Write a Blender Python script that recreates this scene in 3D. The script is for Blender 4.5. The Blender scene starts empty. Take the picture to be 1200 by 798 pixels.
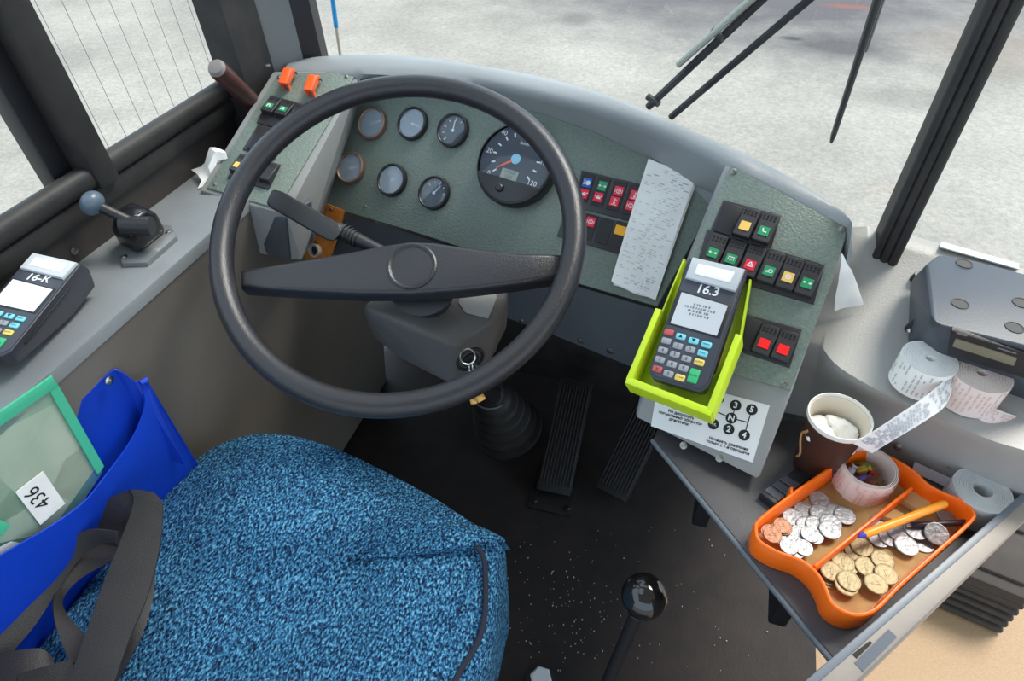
import bpy, bmesh, math, random
from mathutils import Vector, Matrix, noise
from mathutils.bvhtree import BVHTree
random.seed(7)
PI = math.pi
C = bpy.context.scene.collection
S = 1.15                      # every length below is in units of 1.15 m; the whole place is scaled once at the end

# ------------------------------------------------------------------ camera
F_PX, PPX, PPY = 740.0, 600.0, 399.0
_d = Vector((30, 772, F_PX)).normalized()
_g = Vector((330, -722, F_PX)); _g = (_g - _d * _g.dot(_d)).normalized()
_up = -_d
_r = _g.cross(_up)
if _r.x < 0: _r = -_r
RW = Matrix((_r, _g, _up))    # world = RW @ cam (x right, y down, z forward)
EYE = Vector((0, 0, 1.35))
cam = bpy.data.cameras.new('camera'); camo = bpy.data.objects.new('camera', cam); C.objects.link(camo)
cam.sensor_width = 36; cam.lens = F_PX / 1200 * 36; cam.clip_start = .01
_m = Matrix.Identity(4)
for i in range(3):
    _m[i][0] = RW[i][0]; _m[i][1] = -RW[i][1]; _m[i][2] = -RW[i][2]; _m[i][3] = EYE[i] * S
camo.matrix_world = _m
bpy.context.scene.camera = camo

# ------------------------------------------------------------------ light
sc = bpy.context.scene
sc.view_settings.view_transform = 'Standard'; sc.view_settings.look = 'None'
sc.view_settings.gamma = 1; sc.view_settings.use_curve_mapping = False
sc.view_settings.exposure = 0.68
w = bpy.data.worlds.new('sky'); sc.world = w; w.use_nodes = True
bg = w.node_tree.nodes['Background']
bg.inputs[0].default_value = (.68, .84, 1.0, 1); bg.inputs[1].default_value = 1.15
sun = bpy.data.lights.new('sun', 'SUN'); suno = bpy.data.objects.new('sun', sun); C.objects.link(suno)
sun.energy = 2.6; sun.angle = math.radians(22); sun.color = (1, .93, .83)
suno.rotation_euler = Vector((-.45, -.55, -1.0)).to_track_quat('-Z', 'Y').to_euler()

# ------------------------------------------------------------------ pixels to rays
def ray(x, y): return (RW @ Vector((x - PPX, y - PPY, F_PX))).normalized()
def Z(x, y, z):
    r = ray(x, y); return EYE + r * ((z - EYE.z) / r.z)
def X(x, y, X_):
    r = ray(x, y); return EYE + r * ((X_ - EYE.x) / r.x)
def T(x, y, t): return EYE + ray(x, y) * t

class Fr:
    """a flat working plane: origin, u, v, n"""
    def __init__(s, o, u, n):
        s.o = Vector(o); s.n = Vector(n).normalized(); u = Vector(u); s.u = (u - s.n * u.dot(s.n)).normalized(); s.v = s.n.cross(s.u)
    def P(s, a, b, h=0): return s.o + s.u * a + s.v * b + s.n * h
    def hitw(s, x, y, h=0):
        r = ray(x, y); o = s.o + s.n * h; return EYE + r * ((o - EYE).dot(s.n) / r.dot(s.n))
    def hit(s, x, y, h=0):
        p = s.hitw(x, y, h) - s.o; return (p.dot(s.u), p.dot(s.v))
    def M(s, a=0, b=0, h=0, ang=0):
        p = s.P(a, b, h)
        m = Matrix.Identity(4)
        for i in range(3): m[i][0] = s.u[i]; m[i][1] = s.v[i]; m[i][2] = s.n[i]; m[i][3] = p[i]
        return m @ Matrix.Rotation(ang, 4, 'Z')
    def at(s, x, y, h=0, ang=0):
        a, b = s.hit(x, y, h); return s.M(a, b, h, ang)
    def ang(s, p, q):
        a = s.hit(*p); b = s.hit(*q); return math.atan2(b[1] - a[1], b[0] - a[0])

# ------------------------------------------------------------------ mesh building
class B:
    def __init__(s): s.bm = bmesh.new()
    def _merge(s, t, M=None):
        if M is not None: bmesh.ops.transform(t, matrix=M, verts=t.verts)
        me = bpy.data.meshes.new('t'); t.to_mesh(me); t.free(); s.bm.from_mesh(me); bpy.data.meshes.remove(me); return s
    def box(s, c, sz, bev=0, seg=2, M=None, taper=None):
        t = bmesh.new(); bmesh.ops.create_cube(t, size=1)
        for v in t.verts:
            k = 1
            if taper and v.co.z > 0: k = taper
            v.co = Vector((v.co.x * sz[0] * k + c[0], v.co.y * sz[1] * k + c[1], v.co.z * sz[2] + c[2]))
        if bev: bmesh.ops.bevel(t, geom=t.edges[:], offset=bev, segments=seg, affect='EDGES', profile=.5)
        return s._merge(t, M)
    def prism(s, poly, z0, z1, bev=0, seg=2, M=None):
        t = bmesh.new()
        a = [t.verts.new((p[0], p[1], z0)) for p in poly]; b = [t.verts.new((p[0], p[1], z1)) for p in poly]
        n = len(poly); t.faces.new(a[::-1]); top = t.faces.new(b)
        for i in range(n): t.faces.new((a[i], a[(i + 1) % n], b[(i + 1) % n], b[i]))
        bmesh.ops.recalc_face_normals(t, faces=t.faces)
        if bev: bmesh.ops.bevel(t, geom=list(top.edges), offset=bev, segments=seg, affect='EDGES', profile=.5)
        return s._merge(t, M)
    def hull(s, pts, bev=0, seg=3):
        t = bmesh.new()
        for p in pts: t.verts.new(p)
        r = bmesh.ops.convex_hull(t, input=t.verts[:])
        bmesh.ops.delete(t, geom=[v for v in t.verts if not v.link_faces], context='VERTS')
        bmesh.ops.dissolve_limit(t, angle_limit=.02, verts=t.verts[:], edges=t.edges[:])
        bmesh.ops.recalc_face_normals(t, faces=t.faces)
        if bev: bmesh.ops.bevel(t, geom=t.edges[:], offset=bev, segments=seg, affect='EDGES', profile=.5, clamp_overlap=True)
        return s._merge(t)
    def tube(s, pts, r, n=10, closed=False, caps=True, flat=1.0, upv=None):
        pts = [Vector(p) for p in pts]; m = len(pts); rings = []
        rr = r if isinstance(r, (list, tuple)) else [r] * m
        prev = None
        for i, p in enumerate(pts):
            if closed: tg = pts[(i + 1) % m] - pts[i - 1]
            else: tg = pts[min(i + 1, m - 1)] - pts[max(i - 1, 0)]
            tg.normalize()
            if upv is not None: a = Vector(upv)
            elif prev is not None: a = prev
            else: a = Vector((0, 0, 1)) if abs(tg.z) < .9 else Vector((1, 0, 0))
            a = (a - tg * a.dot(tg)).normalized(); prev = a; b = tg.cross(a)
            rings.append([s.bm.verts.new(p + (a * math.cos(2 * PI * k / n) * flat + b * math.sin(2 * PI * k / n)) * rr[i]) for k in range(n)])
        q = m if closed else m - 1
        for i in range(q):
            A, D = rings[i], rings[(i + 1) % m]
            for k in range(n): s.bm.faces.new((A[k], A[(k + 1) % n], D[(k + 1) % n], D[k]))
        if caps and not closed: s.bm.faces.new(rings[0][::-1]); s.bm.faces.new(rings[-1])
        return s
    def lathe(s, prof, n=24, M=None, cap0=True, cap1=True, a0=0, a1=2 * PI):
        t = bmesh.new(); full = abs(a1 - a0 - 2 * PI) < 1e-6; R = []
        m = n if full else n + 1
        for (r, z) in prof:
            if r < 1e-7: R.append([t.verts.new((0, 0, z))])
            else: R.append([t.verts.new((r * math.cos(a0 + (a1 - a0) * k / n), r * math.sin(a0 + (a1 - a0) * k / n), z)) for k in range(m)])
        for A, D in zip(R, R[1:]):
            for k in range(n):
                k2 = (k + 1) % m
                if len(A) == 1 and len(D) == 1: continue
                if len(A) == 1: t.faces.new((A[0], D[k], D[k2]))
                elif len(D) == 1: t.faces.new((A[k], A[k2], D[0]))
                else: t.faces.new((A[k], A[k2], D[k2], D[k]))
        if full:
            if cap0 and len(R[0]) > 1: t.faces.new(R[0][::-1])
            if cap1 and len(R[-1]) > 1: t.faces.new(R[-1])
        bmesh.ops.recalc_face_normals(t, faces=t.faces)
        return s._merge(t, M)
    def grid(s, rows, closed=False):
        V = [[s.bm.verts.new(p) for p in r] for r in rows]
        for A, D in zip(V, V[1:]):
            n = len(A)
            for k in range(n if closed else n - 1): s.bm.faces.new((A[k], A[(k + 1) % n], D[(k + 1) % n], D[k]))
        return s
    def face(s, pts): s.bm.faces.new([s.bm.verts.new(p) for p in pts]); return s
    def sphere(s, c, r, n=16, M=None, sc=(1, 1, 1)):
        t = bmesh.new(); bmesh.ops.create_uvsphere(t, u_segments=n, v_segments=n // 2 + 2, radius=r)
        for v in t.verts: v.co = Vector((v.co.x * sc[0] + c[0], v.co.y * sc[1] + c[1], v.co.z * sc[2] + c[2]))
        return s._merge(t, M)
    def mesh(s, me, M=None):
        t = bmesh.new(); t.from_mesh(me); return s._merge(t, M)
    def xf(s, M): bmesh.ops.transform(s.bm, matrix=M, verts=s.bm.verts); return s
    def solid(s, th):
        bmesh.ops.recalc_face_normals(s.bm, faces=s.bm.faces)
        bmesh.ops.solidify(s.bm, geom=s.bm.faces[:], thickness=th); return s
    def recalc(s): bmesh.ops.recalc_face_normals(s.bm, faces=s.bm.faces); return s
    def out(s, name, ang=35):
        me = bpy.data.meshes.new(name); s.bm.to_mesh(me); s.bm.free()
        for p in me.polygons: p.use_smooth = True
        me.set_sharp_from_angle(angle=math.radians(ang)); return me

def catmull(pts, n):
    pts = [Vector(p) for p in pts]; out = []; m = len(pts) - 1
    for i in range(n):
        t = i / (n - 1) * m; k = min(int(t), m - 1); f = t - k
        p0, p1, p2, p3 = pts[max(k - 1, 0)], pts[k], pts[k + 1], pts[min(k + 2, m)]
        out.append(.5 * ((2 * p1) + (p2 - p0) * f + (2 * p0 - 5 * p1 + 4 * p2 - p3) * f * f + (3 * p1 - p0 - 3 * p2 + p3) * f ** 3))
    return out

WORLD = {}
TOPS = []
def _place(o, parent, M):
    M = M or Matrix.Identity(4)
    if parent is not None:
        o.parent = parent; o.matrix_parent_inverse = WORLD[parent].inverted()
    else: TOPS.append(o)
    o.matrix_basis = M; WORLD[o] = M.copy()
def part(name, b, mat, parent=None, M=None, label=None, kind=None, ang=35):
    me = b.out(name, ang) if isinstance(b, B) else b
    if not me.materials: me.materials.append(mat)
    o = bpy.data.objects.new(name, me); C.objects.link(o)
    if mat is not None and me.materials[0] is not mat:
        o.material_slots[0].link = 'OBJECT'; o.material_slots[0].material = mat
    _place(o, parent, M)
    if label: o['label'] = label
    if kind: o['kind'] = kind
    return o
def tag(o, label, cat, group=None):
    o['label'] = label; o['category'] = cat
    if group: o['group'] = group
    return o
def thing(name, label, cat, M=None, group=None):
    o = bpy.data.objects.new(name, None); C.objects.link(o); o.empty_display_size = .02
    _place(o, None, M if M is not None else Matrix.Identity(4)); return tag(o, label, cat, group)
def struct(name, b, mat, label=None, parent=None):
    o = part(name, b, mat, parent, label=label)
    if parent is None: o['kind'] = 'structure'
    return o
def loc(p): return Matrix.Translation(Vector(p))
def text_mesh(body, size, ax='CENTER', ay='CENTER', shear=0, bold=0, extr=0, spacing=1.0):
    cu = bpy.data.curves.new('txt', 'FONT'); cu.body = body; cu.size = size; cu.align_x = ax; cu.align_y = ay
    cu.shear = shear; cu.offset = bold; cu.extrude = extr; cu.resolution_u = 3; cu.space_character = spacing
    cu.space_line = .95
    o = bpy.data.objects.new('txt', cu); C.objects.link(o)
    bpy.context.view_layer.update()
    me = bpy.data.meshes.new_from_object(o.evaluated_get(bpy.context.evaluated_depsgraph_get()))
    bpy.data.objects.remove(o); bpy.data.curves.remove(cu); me.materials.clear(); return me

# ------------------------------------------------------------------ materials
def lin(c):
    f = lambda v: (v / 12.92 if v <= .04045 else ((v + .055) / 1.055) ** 2.4)
    return tuple(f(v / 255) for v in c[:3]) + (1,)
MATS = {}
def pm(name, rgb, rough=.5, metal=0, var=None, bump=None, rgb2=None, spec=.5, coat=0, trans=0, emit=None, alpha=1, sub=0, detail=4, vrange=(.35, .65)):
    """var=(scale, amount): a noise drift between rgb and rgb2 (or a darker rgb); bump=(scale, strength)"""
    if name in MATS: return MATS[name]
    m = bpy.data.materials.new(name); m.use_nodes = True; nt = m.node_tree; N = nt.nodes; L = nt.links
    p = N['Principled BSDF']; p.inputs['Base Color'].default_value = lin(rgb); p.inputs['Roughness'].default_value = rough
    p.inputs['Metallic'].default_value = metal; p.inputs['Specular IOR Level'].default_value = spec
    p.inputs['Coat Weight'].default_value = coat; p.inputs['Transmission Weight'].default_value = trans; p.inputs['Alpha'].default_value = alpha
    if emit: p.inputs['Emission Color'].default_value = lin(emit[0]); p.inputs['Emission Strength'].default_value = emit[1]
    tc = N.new('ShaderNodeTexCoord')
    if var:
        n = N.new('ShaderNodeTexNoise'); n.inputs['Scale'].default_value = var[0]; n.inputs['Detail'].default_value = detail
        L.new(tc.outputs['Object'], n.inputs['Vector'])
        mr = N.new('ShaderNodeMapRange'); mr.inputs[1].default_value = vrange[0]; mr.inputs[2].default_value = vrange[1]
        L.new(n.outputs['Fac'], mr.inputs[0])
        mx = N.new('ShaderNodeMix'); mx.data_type = 'RGBA'
        c2 = rgb2 if rgb2 else tuple(v * .7 for v in rgb)
        mx.inputs['A'].default_value = lin(rgb); 
        a, b_ = Vector(lin(rgb)[:3]), Vector(lin(c2)[:3]); q = a.lerp(b_, var[1]); mx.inputs['B'].default_value = (*q, 1)
        L.new(mr.outputs[0], mx.inputs['Factor']); L.new(mx.outputs['Result'], p.inputs['Base Color'])
    if bump:
        n2 = N.new('ShaderNodeTexNoise'); n2.inputs['Scale'].default_value = bump[0]; n2.inputs['Detail'].default_value = 3
        L.new(tc.outputs['Object'], n2.inputs['Vector'])
        bp = N.new('ShaderNodeBump'); bp.inputs['Strength'].default_value = bump[1]; bp.inputs['Distance'].default_value = .002
        L.new(n2.outputs['Fac'], bp.inputs['Height']); L.new(bp.outputs[0], p.inputs['Normal'])
    MATS[name] = m; return m
def glass(name, tint=(.96, .98, .97), ior=1.45, rough=0.0, painted_refl=0.0, painted_refl_col=(190, 200, 205)):
    if name in MATS: return MATS[name]
    m = bpy.data.materials.new(name); m.use_nodes = True; nt = m.node_tree; N = nt.nodes; L = nt.links
    N.remove(N['Principled BSDF']); out = N['Material Output']
    tr = N.new('ShaderNodeBsdfTransparent'); tr.inputs[0].default_value = (*tint, 1)
    gl = N.new('ShaderNodeBsdfGlossy'); gl.inputs['Roughness'].default_value = rough
    lw = N.new('ShaderNodeLayerWeight'); lw.inputs[0].default_value = .5
    pw = N.new('ShaderNodeMath'); pw.operation = 'POWER'; pw.inputs[1].default_value = 5; L.new(lw.outputs['Facing'], pw.inputs[0])
    f0 = ((ior - 1) / (ior + 1)) ** 2
    fr = N.new('ShaderNodeMath'); fr.operation = 'MULTIPLY_ADD'; fr.inputs[1].default_value = 1 - f0; fr.inputs[2].default_value = f0; L.new(pw.outputs[0], fr.inputs[0])
    mx = N.new('ShaderNodeMixShader'); L.new(fr.outputs[0], mx.inputs[0]); L.new(tr.outputs[0], mx.inputs[1]); L.new(gl.outputs[0], mx.inputs[2])
    last = mx
    if painted_refl:  # pale diffuse mix painted in for sky reflected on gauge glass
        df = N.new('ShaderNodeBsdfDiffuse'); df.inputs[0].default_value = lin(painted_refl_col)
        m2 = N.new('ShaderNodeMixShader'); m2.inputs[0].default_value = painted_refl
        L.new(mx.outputs[0], m2.inputs[1]); L.new(df.outputs[0], m2.inputs[2]); last = m2
    L.new(last.outputs[0], out.inputs[0]); MATS[name] = m; return m

M_dash = pm('dash plastic grey', (144, 145, 144), .5, var=(9, .35), bump=(420, .25), rgb2=(120, 120, 117))
M_dashdk = pm('dash plastic dark grey', (78, 82, 88), .55, var=(7, .3), bump=(420, .2))
M_hood = pm('hood soft plastic', (148, 152, 154), .45, var=(6, .3), bump=(500, .2))
M_green = pm('hammered green paint', (116, 128, 119), .4, var=(260, .55), bump=(330, .5), rgb2=(90, 102, 95))
M_black = pm('black plastic', (32, 32, 36), .42, bump=(500, .15))
M_rub = pm('black rubber', (34, 33, 34), .6, var=(30, .5), bump=(200, .2), rgb2=(56, 52, 48))
M_wheel = pm('steering wheel vinyl', (42, 42, 47), .30, var=(14, .4), bump=(620, .28), rgb2=(47, 42, 39))
M_floor = pm('dirty black floor rubber', (42, 34, 31), .75, var=(18, .8), bump=(160, .5), rgb2=(28, 23, 22))
M_sidep = pm('side panel grey', (114, 108, 101), .5, var=(5, .5), bump=(120, .15), rgb2=(94, 88, 82))
M_shelf = pm('shelf grey', (126, 131, 134), .38, var=(12, .4), bump=(260, .15), rgb2=(106, 111, 114))
M_brown = pm('dark brown trim', (48, 43, 42), .55, var=(14, .5), bump=(200, .2), rgb2=(64, 58, 54))
M_screw = pm('screw metal', (150, 148, 142), .35, 1.0)
M_steel = pm('bright steel', (190, 190, 190), .25, 1.0)
M_white = pm('white print', (225, 228, 230), .6)
M_glass = glass('window glass')
M_gauge = glass('gauge glass', (.93, .96, 1), 1.9, .03, .38, (190, 206, 222))  # strong pale wash: reflected sky put into the glass colour
M_gauge2 = glass('gauge glass clear', (.93, .96, 1), 1.7, .03, .06, (176, 194, 212))
M_paper = pm('thermal paper', (248, 247, 244), .7, var=(40, .4), rgb2=(230, 226, 221), bump=(90, .15))
M_print = pm('grey print', (120, 122, 132), .8)
M_ink = pm('black print', (22, 22, 24), .7)

def hit_on(b, x, y, u=(1, 0, 0)):
    '''working plane where the sight line through a pixel meets a shape'''
    q, n, i, d = BVHTree.FromBMesh(b.bm).ray_cast(EYE, ray(x, y))
    if n.dot(ray(x, y)) > 0: n = -n
    return Fr(q, u, n)

def screw(parent, M, r=.0035, mat=None):
    b = B(); b.lathe([(r * 1.25, 0), (r * 1.25, .0006), (r, .0008), (r * .9, .0018), (r * .4, .0022), (r * .35, .0014), (0, .0014)], 12)
    return part('screw', b, mat or M_screw, parent, M)
# ================================================================== ground outside
gm = bpy.data.materials.new('worn asphalt'); gm.use_nodes = True
N = gm.node_tree.nodes; L = gm.node_tree.links; p = N['Principled BSDF']; p.inputs['Roughness'].default_value = .9
tc = N.new('ShaderNodeTexCoord')
def nz(scale, detail=4, rough=.55, vec=None):
    n = N.new('ShaderNodeTexNoise'); n.inputs['Scale'].default_value = scale; n.inputs['Detail'].default_value = detail; n.inputs['Roughness'].default_value = rough
    L.new(vec or tc.outputs['Object'], n.inputs['Vector']); return n.outputs['Fac']
def ramp(src, a, b, ca, cb):
    r = N.new('ShaderNodeValToRGB'); r.color_ramp.elements[0].position = a; r.color_ramp.elements[1].position = b
    r.color_ramp.elements[0].color = ca; r.color_ramp.elements[1].color = cb; L.new(src, r.inputs[0]); return r.outputs[0]
def mixc(f, a, b, mode='MIX'):
    m = N.new('ShaderNodeMix'); m.data_type = 'RGBA'; m.blend_type = mode
    for k, v in (('Factor', f), ('A', a), ('B', b)):
        if isinstance(v, (int, float)): m.inputs[k].default_value = v
        elif isinstance(v, tuple): m.inputs[k].default_value = v
        else: L.new(v, m.inputs[k])
    return m.outputs['Result']
def g1(v): return (v, v, v, 1)
base = ramp(nz(.55, 5, .6), .36, .62, lin((140, 135, 127)), lin((164, 158, 149)))
stone = ramp(nz(30, 6, .8), .36, .64, g1(.74), g1(1.14))
c = mixc(1.0, base, stone, 'MULTIPLY')
# darker patch in front of the bus, blotchy edge
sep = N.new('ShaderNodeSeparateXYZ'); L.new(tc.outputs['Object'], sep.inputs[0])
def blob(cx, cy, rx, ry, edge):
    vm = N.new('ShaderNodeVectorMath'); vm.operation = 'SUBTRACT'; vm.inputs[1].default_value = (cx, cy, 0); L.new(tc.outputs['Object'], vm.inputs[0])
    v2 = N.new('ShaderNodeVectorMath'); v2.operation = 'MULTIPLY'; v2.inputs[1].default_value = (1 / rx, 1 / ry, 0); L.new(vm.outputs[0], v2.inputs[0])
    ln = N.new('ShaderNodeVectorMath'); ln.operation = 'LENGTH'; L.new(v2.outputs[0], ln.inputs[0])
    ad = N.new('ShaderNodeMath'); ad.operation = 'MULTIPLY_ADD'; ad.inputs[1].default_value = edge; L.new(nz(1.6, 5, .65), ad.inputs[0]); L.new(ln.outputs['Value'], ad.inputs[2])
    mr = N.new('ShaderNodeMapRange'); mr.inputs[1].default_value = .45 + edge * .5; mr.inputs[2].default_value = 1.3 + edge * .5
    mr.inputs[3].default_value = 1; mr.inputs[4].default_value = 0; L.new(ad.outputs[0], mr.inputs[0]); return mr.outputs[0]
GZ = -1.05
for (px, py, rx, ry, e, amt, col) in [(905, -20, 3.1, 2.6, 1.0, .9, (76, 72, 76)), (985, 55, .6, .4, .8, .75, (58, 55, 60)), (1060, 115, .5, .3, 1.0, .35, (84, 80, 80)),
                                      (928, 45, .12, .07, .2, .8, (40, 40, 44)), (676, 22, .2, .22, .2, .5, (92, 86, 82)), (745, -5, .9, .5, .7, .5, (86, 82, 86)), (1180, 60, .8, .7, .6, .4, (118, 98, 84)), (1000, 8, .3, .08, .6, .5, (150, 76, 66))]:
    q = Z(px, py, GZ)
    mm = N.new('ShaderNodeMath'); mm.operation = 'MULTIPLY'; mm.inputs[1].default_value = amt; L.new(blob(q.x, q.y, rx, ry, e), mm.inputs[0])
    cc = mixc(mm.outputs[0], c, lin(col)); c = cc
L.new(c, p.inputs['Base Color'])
bp = N.new('ShaderNodeBump'); bp.inputs['Strength'].default_value = .4; bp.inputs['Distance'].default_value = .02; L.new(nz(22, 5, .7), bp.inputs['Height']); L.new(bp.outputs[0], p.inputs['Normal'])
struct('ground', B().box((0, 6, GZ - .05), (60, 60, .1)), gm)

# ================================================================== cab shell
floor = struct('floor', B().box((-.25, .35, -.02), (1.3, 1.9, .04)), M_floor)
struct('wall_left', B().box((-.80, .2, .4375), (.06, 1.75, .935)), M_brown)

# side shelf under the window
shelf = thing('side_shelf', 'grey metal side shelf below the sliding window with angled front panel', 'shelf', loc((-.7, .3, 0)))
part('shelf_top', B().prism([(-.772, -.5), (-.641, -.5), (-.641, 1.05), (-.772, 1.05)], .842, .86, .004), M_shelf, shelf)
part('front_panel', B().hull([(-.642, -.5, .845), (-.642, 1.05, .845), (-.755, -.5, .02), (-.755, 1.05, .02), (-.765, -.5, .02), (-.765, 1.05, .02), (-.66, -.5, .845), (-.66, 1.05, .845)]), M_sidep, shelf)
for (a, b_) in [((82, 293), None)]:
    q = X(87, 294, -.7685); screw(shelf, loc(q) @ Matrix.Rotation(PI / 2, 4, 'Y'), .004)

cl_ = B()
for x0, x1, y0, y1 in [(-.90, -.82, -1.7, .82), (-.22, 1.55, -1.7, .82), (-.82, -.22, -1.7, -.12), (-.82, -.22, .60, .82)]: cl_.box(((x0 + x1) / 2, (y0 + y1) / 2, 1.97), (x1 - x0, y1 - y0, .04))
struct('ceiling', cl_, pm('ceiling panel', (196, 196, 192), .7))
# window frames, left side
def vbar(name, plan, z0, z1, mat, parent=None, bev=0):
    return part(name, B().prism(plan, z0, z1, bev), mat, parent)
xg = -.785
yA = X(108, 217, -.765).y; yB = X(138, 215, -.765).y
yF = X(284, 97, -.765).y
w1 = struct('window_1', B().face([(xg, yB - .02, .93), (xg, yF + .02, .93), (xg, yF + .02, 1.93), (xg, yB - .02, 1.93)]), M_glass)
part('rubber_seal', B().box((-.772, (yA + 1.0) / 2 - .35, .917), (.02, 1.0 - yA + .75, .028), .006).box((-.768, (yA + 1.0) / 2 - .35, .948), (.026, 1.0 - yA + .75, .03), .011, 3), M_rub, w1)
part('window_frame', B().box((-.785, (yA + yB) / 2, 1.43), (.068, yB - yA, 1.0), .006), M_rub, w1)
part('rubber_seal', B().box((-.77, yF + .006, 1.43), (.03, .024, 1.0), .008), M_rub, w1)
wire = pm('heating wire', (116, 122, 122), .6)
wb = B().box((0, 0, 0), (.0004, .0006, .96)).out('heating_wire')
for k in range(9):
    part('heating_wire', wb, wire, w1, loc((xg + .004, yB + .025 + k * .0335, 1.42)))
w2 = struct('window_2', B().face([(xg - .012, yA - .84, .87), (xg - .012, yA, .87), (xg - .012, yA, 1.93), (xg - .012, yA - .84, 1.93)]), M_glass)
part('window_frame', B().box((-.80, yA - .012, 1.40), (.03, .034, 1.06), .004), M_black, w2)
part('rubber_seal', B().box((-.80, yA - .4, .90), (.02, .8, .05), .006), M_rub, w2)

# front left corner post
def zp(x, y, z=.96): q = Z(x, y, z); return (q.x, q.y)
c0, c1, c2, c3 = zp(288, 98), zp(318, 79), zp(356, 68), zp(377, 66)
trim = part('trim_1', B().prism([c1, c2, (c2[0] - .03, c2[1] + .05), (c1[0] - .06, c1[1] + .02)], .84, 1.92), pm('corner post grey paint', (122, 126, 126), .5, var=(4, .4))); trim['kind'] = 'structure'
part('post_cover', B().prism([c0, (c1[0] + .004, c1[1]), (c1[0] - .03, c1[1] + .015), (c0[0] - .05, c0[1])], .84, 1.92), M_rub, trim)
part('rubber_seal', B().prism([(c2[0] - .004, c2[1] - .003), c3, (c3[0] - .01, c3[1] + .035), (c2[0] - .02, c2[1] + .035)], .84, 1.92), M_black, trim)
screw(trim, loc(Z(314, 77, 1.0)), .003)

# windscreen: follows the dash crest in plan
outer = [(345, 72), (370, 66), (400, 64), (440, 63), (500, 67), (560, 76), (620, 86), (700, 107), (760, 131), (850, 170), (900, 193), (950, 222), (985, 245), (999, 263)]
inner = [(330, 88), (362, 87), (396, 86), (428, 84), (500, 88), (565, 96), (630, 110), (700, 127), (765, 151), (852, 194), (895, 217), (935, 239), (968, 257), (991, 269)]
ZC = .968
crest = [Z(x, y, ZC) for x, y in outer]
plan = [Vector((c3[0], c3[1] + .03, 0))] + [Vector((q.x + .006, q.y + .045, 0)) for q in crest[3:12]]
pil = Z(1052, 272, .925)
plan += [Vector((pil.x, pil.y + .02, 0))]
pl = catmull(plan, 40)
b = B(); b.grid([[(q.x, q.y, z) for q in pl] for z in (.80, 1.4, 1.95)])
w3 = struct('window_3', b, M_glass)
rgt = Z(1330, 350, .925)
fl = [Vector((-.80, plan[0].y - .02, 0))] + pl + [Vector((rgt.x, rgt.y + .02, 0))]
struct('wall_front', B().grid([[(q.x, q.y, .79) for q in fl], [(q.x, 1.22, .55) for q in fl], [(q.x, 1.22, -.3) for q in fl]]).solid(.01), M_rub)
w4 = struct('window_4', B().face([(pil.x, pil.y + .02, .8), (rgt.x, rgt.y + .02, .8), (rgt.x, rgt.y + .02, 1.95), (pil.x, pil.y + .02, 1.95)]), M_glass)
# centre post of the windscreen
pa, pb = Z(1037, 268, .925), Z(1066, 276, .925)
t2 = struct('trim_2', B().prism([(pa.x + .004, pa.y), (pb.x - .006, pb.y), (pb.x, pb.y + .03), (pa.x, pa.y + .03)], .80, 1.95, 0), M_black)
mid = (Vector(pa) + Vector(pb)) / 2
part('rubber_seal', B().tube([(mid.x, mid.y, .8), (mid.x, mid.y, 1.95)], .0055, 10), M_rub, t2)
part('rubber_seal', B().tube([(pb.x - .004, pb.y, .8), (pb.x - .004, pb.y, 1.95)], .0055, 10), M_rub, t2)
part('rubber_seal', B().tube([(pa.x + .004, pa.y, .8), (pa.x + .004, pa.y, 1.95)], .005, 10), M_rub, t2)

# ================================================================== right hand shelf, partition, aisle
ZS = .73
shelfp = [Z(x, y, ZS) for x, y in [(766, 513), (978, 772), (1010, 768), (1230, 560), (1230, 500), (1000, 500), (800, 480)]]
s2 = thing('cash_shelf', 'dark grey flat shelf carrying the orange coin tray', 'shelf', loc(Z(960, 640, ZS)))
part('shelf_plate', B().prism([(q.x, q.y) for q in shelfp], ZS - .014, ZS, .002), pm('cash shelf laminate', (82, 80, 84), .45, var=(8, .5), bump=(300, .15), rgb2=(66, 60, 64)), s2)
q0, q1 = Z(766, 513, ZS), Z(978, 772, ZS)
part('edge_strip', B().tube([(q0.x - .001, q0.y - .001, ZS - .004), (q1.x - .001, q1.y - .001, ZS - .004)], .003, 8), pm('edge strip grey', (104, 112, 120), .4), s2)
dv = (q1 - q0).normalized()
for k in (.25, .75):
    q = q0.lerp(q1, k); part('bracket', B().box((0, .03, -.06), (.02, .06, .12), .003), M_black, s2, loc((q.x + .03, q.y + .03, ZS - .014)))

ZP = .765
i0, i1, o0, o1 = Z(925, 815, ZP), Z(1215, 564, ZP), Z(985, 818, ZP), Z(1215, 598, ZP)
wr = struct('wall_right', B().prism([(i0.x, i0.y), (o0.x, o0.y), (o1.x, o1.y), (i1.x, i1.y)], -.3, ZP, .004), pm('partition beige grey', (158, 148, 138), .5, var=(14, .5), bump=(200, .1), rgb2=(132, 126, 122)))
part('edge_strip', B().prism([tuple(Z(x, y, ZP)[:2]) for x, y in [(925, 814), (1215, 563), (1215, 575), (942, 815)]], ZP - .03, ZP + .0012, .001), pm('edge strip blue grey', (108, 116, 126), .4), wr)
la, lb = Z(1006, 782, ZP), Z(1046, 742, ZP)
dl = (lb - la).normalized(); pr = Vector((-dl.y, dl.x, 0))
part('latch_slot', B().prism([tuple((la + pr * .0042)[:2]), tuple((la - pr * .0042)[:2]), tuple((lb - pr * .0042)[:2]), tuple((lb + pr * .0042)[:2])], ZP - .003, ZP + .0005), pm('latch steel', (84, 92, 104), .6), wr)
part('latch_hole', B().prism([tuple((la.lerp(lb, .1) + pr * .0095)[:2]), tuple((la.lerp(lb, .1) + pr * .0052)[:2]), tuple((la.lerp(lb, .55) + pr * .0052)[:2]), tuple((la.lerp(lb, .55) + pr * .0075)[:2])], ZP - .003, ZP + .0006), M_ink, wr)

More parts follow.
